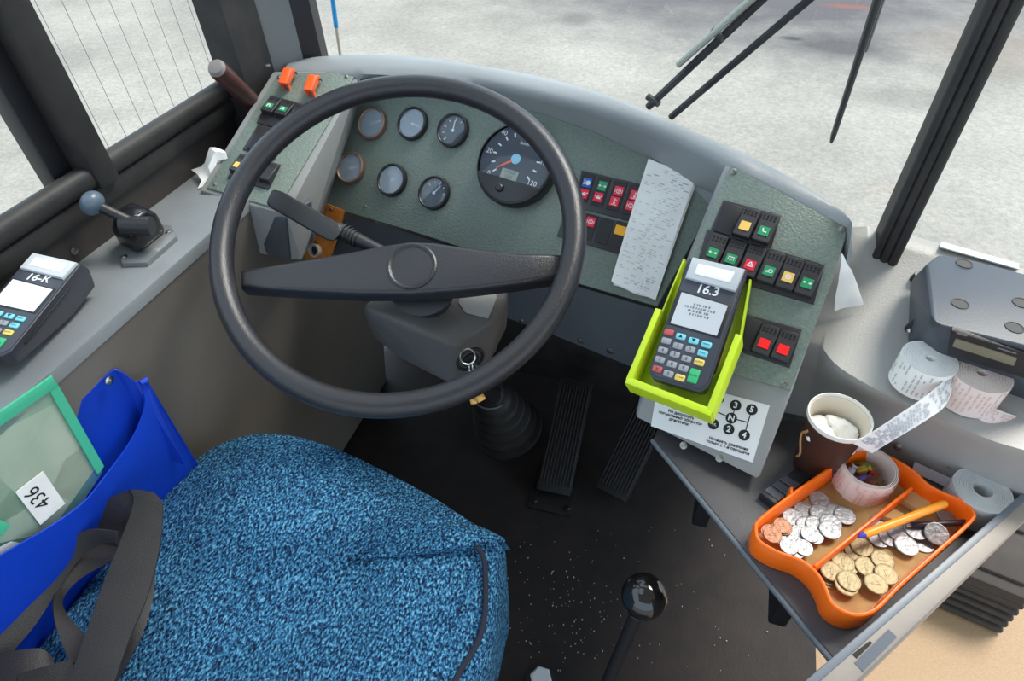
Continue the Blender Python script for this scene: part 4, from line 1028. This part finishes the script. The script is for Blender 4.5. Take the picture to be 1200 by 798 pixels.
# tissue stuffed by the window
ta = [Z(262, 176, .90), Z(247, 172, .905), Z(238, 190, .885), Z(223, 200, .868)]
tb = [Z(258, 190, .885), Z(250, 200, .875), Z(243, 214, .864), Z(232, 220, .863)]
crumple([catmull(ta, 10), [x.lerp(y, .35) + Vector((.01, 0, .006)) for x, y in zip(catmull(ta, 10), catmull(tb, 10))], [x.lerp(y, .7) + Vector((.012, 0, .004)) for x, y in zip(catmull(ta, 10), catmull(tb, 10))], catmull(tb, 10)], 'paper_tissue', 'crumpled white tissue stuffed between the window and switch box', 'tissue', .004, seed=4)

# ================================================================== printer box on the right wing
M_box = pm('ticket printer grey', (66, 72, 82), .42, bump=(500, .12))
pbx = thing('ticket_printer', 'dark grey ticket printer box with small display on the dash wing', 'ticket printer', loc(Z(1130, 400, .86)))
pt = [Z(x, y, .928) for x, y in [(1085, 310), (1102, 297), (1130, 302), (1250, 333), (1250, 418), (1112, 375), (1092, 378)]]
pbm = [Z(x, y, z) for x, y, z in [(1066, 330, .885), (1063, 402, .85), (1078, 408, .848), (1105, 436, .846), (1250, 486, .846), (1250, 360, .88)]]
_n = (pt[4] - pt[5]).cross(pbm[3] - pt[5]); _f = Fr(pt[5], pt[4] - pt[5], _n); pbm[4] = _f.hitw(1250, 486)
_hb = B().hull(pt + pbm, .008, 3); FP = hit_on(_hb, 1158, 412, pt[4] - pt[5])
part('housing', _hb, M_box, pbx)
PT = Fr(Z(1150, 350, .928), Vector((1, -.25, 0)), Vector((0, 0, 1)))
for x, y in [(1130, 309), (1125, 356), (1189, 384), (1197, 355)]:
    part('screw_well_shade_disc', B().lathe([(.0085, -.001), (.0082, .0008), (.0072, .0008), (.0068, .0003), (0, .0003)], 20), pm('well painted shade', (58, 56, 56), .6), pbx, PT.at(x, y, .0))  # recess shade put into a darker colour on nearly flat discs
part('front_bezel', B().prism([FP.hit(x, y) for x, y in [(1116, 384), (1230, 420), (1226, 448), (1110, 412)]], -.003, .004, .0015), M_black, pbx, FP.M())
part('display', B().prism([FP.hit(x, y, .004) for x, y in [(1120, 396), (1192, 419), (1188, 428), (1116, 405)]], .004, .0052, .0004), pm('display olive', (128, 124, 104), .3), pbx, FP.M())
_fa = FP.ang((1120, 396), (1192, 419))
for x, y, w_ in [(1127, 392, .009), (1180, 411, .016)]: part('maker_mark', B().box((0, 0, 0), (w_, .0016, .0003)), M_print, pbx, FP.at(x, y, .0042, _fa))
for x, y in [(1066, 337), (1066, 388)]: part('mounting_screw', B().sphere(Z(x, y, .868), .0032, 10), M_steel, pbx)
part('lug', B().tube([Z(1067, 333, .872), Z(1078, 322, .89)], .006, 8), M_black, pbx); part('lug', B().tube([Z(1066, 386, .862), Z(1080, 374, .885)], .006, 8), M_black, pbx)
# small red thumbtack, clips
clip = thing('paper_clips', 'small steel clips lying behind the pink ticket roll', 'clips', loc(Z(1182, 455, .842)))
for k, (x, y) in enumerate([(1182, 456), (1188, 462), (1178, 448)]):
    f_ = Fr(Z(x, y, .845), Vector((1, k * .7, 0)), Vector((0, 0, 1))); part('clip', B().tube([f_.P(.008 * math.cos(a) * (1 - a / 18), .003 * math.sin(a), .001) for a in [k2 * .5 for k2 in range(16)]], .0009, 6), M_steel, clip)
pin = thing('push_pin', 'red push pin behind the pink ticket roll', 'push pin', loc(Z(1179, 441, .846)))
part('head', B().lathe([(.004, 0), (.004, .003), (.0025, .005), (.0035, .008), (0, .0085)], 12), COLS['r'], pin, loc(Z(1179, 443, .843)))

# ================================================================== ticket rolls
def roll(cx, cy, ztop, hgt, rpx, core, label, tail=None, mat=None, printcol=None):
    c_ = Z(cx, cy, ztop); e_ = Z(cx + rpx, cy, ztop); R = (Vector((e_.x - c_.x, e_.y - c_.y))).length
    m = loc((c_.x, c_.y, ztop - hgt)); t = thing('ticket_roll', label, 'paper roll', m)
    pr = [(R * core, 0), (R, 0), (R, hgt * .98)]
    n = 9
    for k in range(n): r0 = R - (R - R * core) * k / n; pr += [(r0, hgt), (r0 - (R * (1 - core)) / n * .75, hgt), (r0 - (R * (1 - core)) / n * .85, hgt - .0006)]
    pr += [(R * core, hgt), (R * core, 0)]
    part('paper', B().lathe(pr, 40, cap0=False, cap1=False), mat or M_paper, t, m, ang=50)
    pb_ = B(); rnd = random.Random(int(cx))
    for k in range(36):
        a = 2 * PI * k / 36; h0 = hgt * .12
        while h0 < hgt * .85:
            dh = rnd.uniform(.06, .2) * hgt
            if rnd.random() < .7: pb_.box((R + .0002, 0, h0 + dh / 2), (.0003, R * .06, dh), M=Matrix.Rotation(a, 4, 'Z'))
            h0 += dh + .05 * hgt
    part('printed_text', pb_, printcol or M_print, t, m)
    return t, c_, R
M_pink = pm('pinkish ticket paper', (236, 220, 212), .7, var=(30, .4), rgb2=(226, 202, 196)); M_pp = pm('pink print', (222, 190, 184), .8); M_gp = pm('grey blue print', (192, 192, 198), .8)
def strip(t, le, re, mat, prt, n=20, seed=1, th=.0004):
    A_ = catmull([Z(*q) for q in le], n); D_ = catmull([Z(*q) for q in re], n)
    part('paper_tail', B().grid([A_, [x.lerp(y, .5) for x, y in zip(A_, D_)], D_]).solid(th), mat, t, ang=80)
    pb_ = B(); rnd = random.Random(seed)
    for k in range(n * 2):
        f = (k + .5) / (n * 2) * (n - 1); i = min(int(f), n - 2); g = f - i
        a = A_[i].lerp(A_[i + 1], g); d = D_[i].lerp(D_[i + 1], g); tg = (A_[i + 1] - A_[i]).normalized(); w_ = d - a; nn = tg.cross(w_).normalized()
        if nn.z < 0: nn = -nn
        x = .1
        while x < .85:
            l_ = rnd.uniform(.06, .2)
            if rnd.random() < .65:
                p0 = a + w_ * x + nn * .0007; p1 = a + w_ * min(x + l_, .92) + nn * .0007; q_ = tg * .0011
                pb_.face([p0 - q_, p1 - q_, p1 + q_, p0 + q_])
            x += l_ + .05
    part('printed_text', pb_, prt, t)
t1, _, _ = roll(1090, 420, .880, .036, 31, .16, 'white ticket roll with its tail hanging down behind the cup', mat=M_paper, printcol=M_gp)
strip(t1, [(1118, 424, .880), (1112, 440, .876), (1085, 464, .868), (1050, 488, .850), (1015, 511, .828), (1000, 520, .815)], [(1119, 446, .868), (1109, 474, .862), (1086, 492, .852), (1055, 511, .832), (1035, 523, .812), (1022, 531, .80)], M_paper, M_gp, 24, 5)
t2r, _, _ = roll(1151, 437, .878, .038, 33, .18, 'pinkish ticket roll with a curled flap in front of the printer', mat=M_pink, printcol=M_pp)
strip(t2r, [(1118, 437, .874), (1122, 446, .868), (1140, 460, .86), (1165, 478, .85), (1192, 488, .842)], [(1112, 460, .846), (1122, 472, .843), (1140, 488, .838), (1156, 500, .836), (1172, 499, .838)], M_pink, M_pp, 16, 9)
roll(1152, 574, ZS + .036, .036, 32, .32, 'grey white ticket roll standing between the tray and partition', mat=pm('greyish ticket paper', (206, 208, 208), .7, var=(30, .4)), printcol=M_gp)

# paper strip lying behind the tray
ps = thing('paper_strip', 'blank pale paper strip lying on shelf behind the orange tray', 'paper strip', loc(Z(1095, 552, ZS)))
ps0 = [Z(1072, 541, ZS + .012), Z(1122, 564, ZS + .012), Z(1118, 575, ZS + .002), Z(1068, 552, ZS + .002)]
part('paper', B().grid(quadrows(*ps0, 6, 3)).solid(.0004), pm('lilac white paper', (216, 212, 224), .7), ps)

# ================================================================== paper cup
cc = Z(985, 487, ZS + .092)
cup = thing('paper_cup', 'brown paper cup full of crumpled white scraps on the cash shelf', 'cup', loc((cc.x, cc.y, ZS)))
m = loc((cc.x, cc.y, ZS))
e_ = Z(985 + 37, 487, ZS + .092); R = Vector((e_.x - cc.x, e_.y - cc.y)).length
part('cup_wall', B().lathe([(R * .70, 0), (R * .72, .003), (R * .955, .088), (R * .93, .088), (R * .70, .006), (0, .006)], 44), pm('cup brown', (74, 44, 34), .45, var=(6, .4), rgb2=(52, 32, 26)), cup, m)
part('cup_lining', B().lathe([(R * .68, .007), (R * .928, .0885), (R * .915, .0885), (R * .66, .0075), (0, .0075)], 44), pm('cup lining', (226, 216, 200), .6), cup, m)
part('cup_rim', B().lathe([(R * .93, .089), (R * .955, .092), (R * .985, .092), (R, .089), (R * .985, .086), (R * .95, .086), (R * .93, .089)], 44, cap0=False, cap1=False), pm('cup rim white', (238, 234, 226), .5), cup, m)
sw = part('cup_print', B().tube([m @ Vector((R * 1.0 * (.72 + .235 * h / .088) * math.cos(a), R * (.72 + .235 * h / .088) * math.sin(a), h)) for a, h in [(math.radians(196 + 10 * math.sin(k * .5)), .02 + k * .0035) for k in range(16)]], .0016, 6), pm('cup gold print', (198, 150, 104), .5), cup)
rnd = random.Random(11)
def wad(name, label, cat, c_, r_, seed, mat, group=None):
    b = B().sphere((0, 0, 0), r_, 14)
    for v in b.bm.verts: v.co = v.co * (1 + .55 * noise.noise(v.co * 90 / (r_ / .012) * .8 + Vector((seed, seed * 2, 0)))); v.co.z *= .7
    return tag(part(name, b, mat, None, loc(c_), ang=12), label, cat, group)
for k, (dx, dy, dz, r_) in enumerate([(-.012, -.006, .064, .013), (.010, .004, .066, .014), (.002, -.014, .060, .012), (.004, .012, .064, .011), (-.012, .010, .062, .011), (.016, -.010, .056, .010)]):
    wad('paper_wad', 'crumpled white paper scrap inside the brown cup', 'paper scrap', (cc.x + dx, cc.y + dy, ZS + dz), r_, k * 3 + 1, M_paper, 'paper scraps in the cup')

# ================================================================== orange coin tray
ZR = ZS + .034
rimpx = [(884, 618), (889, 607), (929, 576), (973, 546), (990, 533), (1012, 526), (1035, 530), (1056, 540), (1073, 551), (1089, 566), (1108, 576), (1130, 585), (1143, 600), (1140, 612), (1100, 648), (1058, 686), (1030, 714), (1009, 722), (989, 718), (973, 706), (965, 687), (955, 671), (937, 657), (914, 649), (895, 639), (886, 630)]
rw = [Z(x, y, ZR) for x, y in rimpx]
ro = catmull(rw + [rw[0]], 121)[:-1]; tcn = sum(ro, Vector()) / len(ro)
def inset(pts, d):
    out = []; n = len(pts)
    for i in range(n):
        t = pts[(i + 1) % n] - pts[i - 1]; nn = Vector((-t.y, t.x, 0)).normalized()
        if nn.dot(tcn - pts[i]) < 0: nn = -nn
        out.append(pts[i] + nn * d)
    return out
def atz(pts, z): return [Vector((q.x, q.y, z)) for q in pts]
tray = thing('coin_tray', 'orange wavy plastic coin tray with cardboard liner on the cash shelf', 'tray', loc((tcn.x, tcn.y, ZS)))
M_orange = pm('orange plastic', (255, 112, 6), .36, var=(10, .2), rgb2=(250, 100, 4))
b = B().grid([atz(inset(ro, .003), ZS + .0005), atz(inset(ro, .0005), ZS + .004), atz(ro, ZR - .001), atz(inset(ro, .001), ZR), atz(inset(ro, .0026), ZR), atz(inset(ro, .0034), ZR - .001), atz(inset(ro, .0055), ZS + .004)], closed=True)
b.bm.verts.ensure_lookup_table(); nn_ = len(ro); b.bm.faces.new(b.bm.verts[:nn_]); b.bm.faces.new(b.bm.verts[-nn_:])
part('tray_shell', b.recalc(), M_orange, tray, ang=50)
ZL = ZS + .0065
part('cardboard_liner', B().prism([tuple(q[:2]) for q in inset(ro, .006)], ZS + .0042, ZL), pm('cardboard', (190, 158, 104), .8, var=(22, .9), bump=(60, .3), rgb2=(150, 112, 64)), tray)
d0, d1 = Z(955, 663, ZR - .004), Z(1069, 571, ZR - .004)
dv2 = Vector((d1.x - d0.x, d1.y - d0.y)); 
part('divider', B().prism(bar((d0.x, d0.y), (d1.x, d1.y), .0032), ZL, ZR - .004, .0008), M_orange, tray)
part('side_tab', B().prism(bar(tuple(Z(928, 570, ZR - .005)[:2]), tuple(Z(926, 582, ZR - .012)[:2]), .003), ZL, ZR - .006, .0005), M_orange, tray)
for px in [[(1050, 584), (1063, 575), (1092, 590), (1080, 602)], [(1034, 607), (1046, 598), (1058, 604), (1048, 612)]]:
    cb = thing('cardboard_chip', 'loose folded cardboard piece behind the orange pen', 'cardboard', loc(Z(*px[0], ZL)), 'cardboard pieces in the tray')
    part('card', B().prism([tuple(Z(x, y, ZL + .004)[:2]) for x, y in px], ZL, ZL + .008, .001), pm('cardboard light', (204, 172, 116), .8, bump=(60, .3)), cb)

# ring of ticket paper holding sweets
kc = Z(1019, 546, ZS + .040)
e_ = Z(1019 + 33, 546, ZS + .040); R = Vector((e_.x - kc.x, e_.y - kc.y)).length
kr = thing('paper_ring', 'coil of pinkish ticket paper standing in the tray as sweet holder', 'paper roll', loc((kc.x, kc.y, ZL)))
sp_ = []
for k in range(150):
    a = math.radians(-118 - 10 + k * 7.6); r_ = R * (1.0 - .16 * k / 149); sp_.append(Vector((kc.x + r_ * math.cos(a), kc.y + r_ * math.sin(a), ZL)))
part('paper_coil', B().grid([sp_, [q + Vector((0, 0, .033)) for q in sp_]]).solid(.0006), M_pink, kr, ang=60)
pb_ = B(); rnd = random.Random(5)
for k in range(2, 46, 1):
    q = sp_[k]; a = math.atan2(q.y - kc.y, q.x - kc.x); h0 = .003
    while h0 < .028:
        dh = rnd.uniform(.002, .006)
        if rnd.random() < .65: pb_.box((0, 0, 0), (.0003, .0016, dh), M=loc((kc.x + (R + .0009) * math.cos(a), kc.y + (R + .0009) * math.sin(a), ZL + h0 + dh / 2)) @ Matrix.Rotation(a, 4, 'Z'))
        h0 += dh + .0015
part('printed_text', pb_, M_pp, kr)
sweetc = [('purple', (112, 84, 160)), ('lilac', (176, 150, 206)), ('gold', (196, 160, 60)), ('brown', (120, 62, 40)), ('red', (176, 52, 40)), ('green', (110, 130, 50)), ('silver', (190, 184, 196))]
spots = [(-.016, -.012, 0), (-.006, -.016, 1), (.006, -.012, 3), (.014, -.004, 5), (.008, .008, 4), (-.004, .004, 2), (-.014, .006, 3), (.002, .016, 5), (-.018, -.004, 6), (.012, -.014, 2), (-.002, -.006, 0)]
for k, (dx, dy, ci) in enumerate(spots):
    cn_, cc_ = sweetc[ci]; c_ = Vector((kc.x + dx * R / .034, kc.y + dy * R / .034, ZL + .012 + .004 * (k % 3)))
    mm = loc(c_) @ Matrix.Rotation(k * 1.3, 4, 'Z') @ Matrix.Rotation(.4 * math.sin(k), 4, 'Y')
    t = thing('wrapped_sweet', cn_ + ' foil wrapped sweet inside the paper coil', 'sweet', mm, cn_ + ' sweets in the paper coil')
    sm_ = pm('foil ' + cn_, cc_, .28, .35, bump=(300, .6))
    part('sweet_body', B().box((0, 0, 0), (.012, .008, .006), .002), sm_, t, mm)
    for s_ in (-1, 1): part('wrapper_twist', B().face([(s_ * .005, 0, 0), (s_ * .010, -.004, .001), (s_ * .0105, 0, -.001), (s_ * .010, .004, .001)]).solid(.0003), sm_, t, mm)

# coins
M_sil = pm('coin silver', (148, 149, 153), .42, .55, bump=(240, .5)); M_gld = pm('coin brass', (140, 126, 94), .45, .4, bump=(240, .5)); M_cop = pm('coin copper', (150, 104, 78), .45, .4, bump=(240, .5))
def coin_mesh(r, th=.0013):
    b = B().lathe([(r * .97, 0), (r, th * .2), (r, th * .8), (r * .96, th), (r * .86, th), (r * .84, th * .82), (0, th * .82)], 26)
    b.box((0, 0, th * .86), (r * .22, r * .8, th * .2), .0002, 1); b.box((-r * .16, r * .3, th * .86), (r * .3, r * .16, th * .2), M=Matrix.Rotation(.5, 4, 'Z'))
    return b.out('coin')
cm_b, cm_m, cm_s = coin_mesh(.0116), coin_mesh(.0110), coin_mesh(.0092)
LAID = []
def coins(lst, off, s_, me, mat, label, group):
    for k, q in enumerate(lst):
        x, y, lay = q[0] / s_ + off[0], q[1] / s_ + off[1], q[2]; tl = q[3] if len(q) > 3 else 0
        r_ = max(v.co.x for v in me.vertices); q0 = Z(x, y, ZL + .003)
        lay = max([l_ + 1 for (x2, y2, r2, l_) in LAID if math.hypot(q0.x - x2, q0.y - y2) < (r_ + r2) * .93] + [0]); LAID.append((q0.x, q0.y, r_, lay))
        z = ZL + .0002 + lay * .0013
        mm = loc(Z(x, y, z)) @ Matrix.Rotation(k * 1.7, 4, 'Z') @ Matrix.Rotation(tl if tl else 0, 4, 'X')
        if tl: mm = loc((0, 0, .003)) @ mm
        t = part('coin', me, mat, None, mm); tag(t, label, 'coin', group)
o1, s1 = (880, 560), 4.2857
coins([(343, 112, 1), (268, 165, 1), (425, 175, 0), (470, 190, 1), (348, 180, 2), (205, 212, 0), (210, 198, 1), (280, 242, 0), (328, 238, 1), (400, 228, 0), (396, 262, 1)], o1, s1, cm_m, M_sil, 'large silver coin lying in the tray half with the paper coil', 'large silver coins beside the paper coil')
coins([(240, 280, 1), (185, 318, 0), (150, 303, 0), (318, 294, 0), (296, 285, 0), (220, 368, 0), (264, 352, 1), (130, 292, 1), (190, 345, 1)], o1, s1, cm_s, M_sil, 'small silver coin at the wavy end of the coil half', 'small silver coins at the tray end')
coins([(160, 250, 1), (158, 242, 2), (95, 275, 1), (108, 288, 0)], o1, s1, cm_s, M_cop, 'copper coin beside the silver coins at the tray wall', 'copper coins')
PL = lambda l, *c: coins(list(c), o1, s1, cm_b, M_sil, l, 'silver coins by the pens' if len(c) > 1 else None)
PL('silver coin partly covered by the middle of the orange pen', (655, 232, 0)); PL('silver coin lying beside the divider just under the orange pen tip', (640, 300, 0))
PL('silver coin overlapping its neighbour in the row below the orange pen', (700, 298, 1), (742, 276, 2)); PL('silver coin mostly covered by other silver coins of the heap', (860, 326, 0))
PL('lower exposed silver coin at the front of the heap', (780, 340, 1)); PL('topmost silver coin of the heap, touching the dark pen', (826, 262, 3))
PL('silver coin leaning on edge beside the heap below the dark pen', (925, 288, 1, .35)); PL('single silver coin behind the dark pen at the tray corner', (985, 192, 0, .2))
o2, s2_ = (800, 532), 3.0
BL = lambda l, g, *c: coins(list(c), o2, s2_, cm_m, M_gld, l, g)
BL('brass coin under the top of the slumped stack by the pen tip', 'brass coins in the slumped stack', (598, 366, 0), (598, 356, 1), (606, 342, 2)); BL('topmost brass coin of the slumped stack by the pen tip', None, (628, 326, 3))
BL('brass coin mostly hidden under a single brass coin by the divider', None, (575, 392, 0)); BL('brass coin covering another beside the divider', None, (563, 382, 1))
BL('brass coin under the top of the stack at the divider end', 'brass coins at the divider end', (512, 438, 0), (514, 428, 1)); BL('topmost brass coin of the stack at the divider end', None, (523, 412, 2))
BL('lower brass coin of the overlapping pair nearest the wavy wall', None, (575, 462, 0)); BL('upper brass coin of the overlapping pair nearest the wavy wall', None, (584, 446, 1))
BL('loose brass coin lying flat in the cluster of four', 'loose brass coins lying flat', (645, 397, 0), (702, 373, 0), (715, 423, 0), (679, 456, 0))

# pens
def pen(p0, p1, r, mat, tipmat, label, name='pen'):
    t = thing(name, label, 'pen', loc(p0)); d = (p1 - p0)
    part('barrel', B().tube([p0 + d * .06, p0 + d * .1, p1 - d * .02, p1], [r * .7, r, r, r * .8], 12), mat, t)
    part('tip', B().tube([p0, p0 + d * .03, p0 + d * .065], [r * .35, r * .7, r * .75], 12), tipmat, t); return t
pen(Z(1006, 629, ZR - .001), Z(1108, 590, ZS + .030), .0042, pm('pen orange', (250, 158, 40), .35), pm('pen blue tip', (60, 60, 170), .35), 'orange ballpoint pen with blue tip lying across the divider')
pen(Z(1062, 616, ZL + .009), Z(1132, 612, ZL + .012), .0032, pm('pen navy', (40, 40, 52), .3), M_steel, 'dark slim pen lying among silver coins')

# keypad phone behind the tray
ph = thing('keypad_phone', 'black keypad phone lying on the shelf behind the tray', 'phone', loc(Z(918, 566, ZS)))
PF = Fr(Z(918, 568, ZS + .012), Z(944, 546, ZS) - Z(894, 582, ZS), Vector((0, 0, 1)))
pc = [PF.hit(x, y) for x, y in [(891, 577), (935, 546), (955, 556), (909, 591)]]
part('body', B().prism(pc, -.012, 0, .003), pm('phone black', (40, 40, 46), .35), ph, PF.M())
for i in range(3):
    for j in range(3):
        a = Vector(pc[0]).lerp(Vector(pc[1]), .16 + .2 * i); d = Vector(pc[3]).lerp(Vector(pc[2]), .16 + .2 * i); q = a.lerp(d, .2 + .3 * j)
        part('key', B().box((0, 0, 0), (.010, .0072, .002), .0008, 1), pm('phone key', (74, 74, 86), .4), ph, PF.M(q.x, q.y, .0006))

# ================================================================== outside: wipers and marker rod
M_wip = pm('wiper black', (40, 42, 46), .45); M_alu = pm('wiper grey bar', (176, 178, 170), .4, .3)
def wp_(x, y, off=.09):          # a point just outside the windscreen
    r = ray(x, y); best = None
    for a, b_ in zip(pl, pl[1:]):
        d = (b_ - a); nn = Vector((d.y, -d.x, 0)).normalized()
        if nn.y < 0: nn = -nn
        q = a + nn * off; den = r.dot(nn)
        if abs(den) < 1e-6: continue
        t = (q - Vector((EYE.x, EYE.y, 0))).dot(nn) / Vector((r.x, r.y, 0)).dot(nn); P_ = EYE + r * t
        f = (P_ - q).dot(d) / d.length_squared
        if t > 0 and -.3 <= f <= 1.3: return P_
    q = pl[-1]; nn = Vector((.2, 1, 0)).normalized(); t = (q + nn * off - Vector((EYE.x, EYE.y, 0))).dot(nn) / Vector((r.x, r.y, 0)).dot(nn); return EYE + r * t
wa = thing('windscreen_wiper', 'black double-rod wiper arm with grey strip outside the windscreen', 'wiper', loc(wp_(760, 122)))
def rod(parent, name, a, b_, r, mat, off=.09, n=8): p0, p1 = wp_(*a, off), wp_(*b_, off); d = (p1 - p0); part(name, B().tube([p0 - d * .03, p1 + d * 1.1], r, n), mat, parent)
rod(wa, 'rod', (763, 122), (892, 0), .0062, M_wip); rod(wa, 'rod', (790, 134), (947, 0), .0055, M_wip, .10)
rod(wa, 'grey_bar', (797, 74), (880, 0), .005, M_alu, .08)
for (x, y) in [(764, 117), (840, 40)]: 
    p0, p1 = wp_(x - 5, y - 4, .085), wp_(x + 8, y + 5, .085); part('clamp', B().tube([p0, p1], .0055, 8), M_wip, wa)
wb2 = thing('windscreen_wiper', 'single black wiper blade hanging outside the windscreen near centre post', 'wiper', loc(wp_(975, 165)))
p0, p1, p2 = wp_(974, 167, .05), wp_(1004, 75, .05), wp_(1030, -5, .05)
part('blade_rubber', B().tube([p0, p0.lerp(p1, .1), p1, p2, p2 + (p2 - p1) * 2.5], [.003, .0055, .007, .008, .008], 8, flat=.6), M_wip, wb2)
part('blade_spine', B().tube([wp_(1012, 60, .065), wp_(1034, -5, .065)], .004, 6), M_wip, wb2)
mr = thing('marker_rod', 'thin corner marker rod with bright blue top outside the windscreen', 'marker rod', loc(wp_(398, 62, .2)))
r0, r1, r2 = wp_(400, 72, .2), wp_(394, 32, .2), wp_(386, -30, .2)
part('rod', B().tube([r0 - Vector((0, 0, .3)), r0, r1], .0032, 8), pm('rod beige', (196, 180, 160), .5), mr)
part('rod_sleeve', B().tube([r1, r2], .0045, 8), pm('rod blue', (30, 150, 214), .4), mr)

# crumbs and grit on the dark floor
rnd = random.Random(21); cb_ = B()
for k in range(170):
    x, y = rnd.gauss(665, 45), rnd.gauss(715, 40)
    if rnd.random() < .25: x, y = rnd.uniform(600, 900), rnd.uniform(600, 790)
    q = Z(x, y, .0015); r_ = rnd.uniform(.0008, .0022); cb_.box(q, (r_, r_ * rnd.uniform(.6, 1.4), r_))
gr = part('floor_grit', cb_, pm('pale grit', (196, 190, 180), .8)); gr['kind'] = 'stuff'; tag(gr, 'pale crumbs and grit scattered on the dark floor', 'grit')
# ================================================================== one scale for the whole place
for o in TOPS:
    o.matrix_basis = Matrix.Scale(S, 4) @ o.matrix_basis
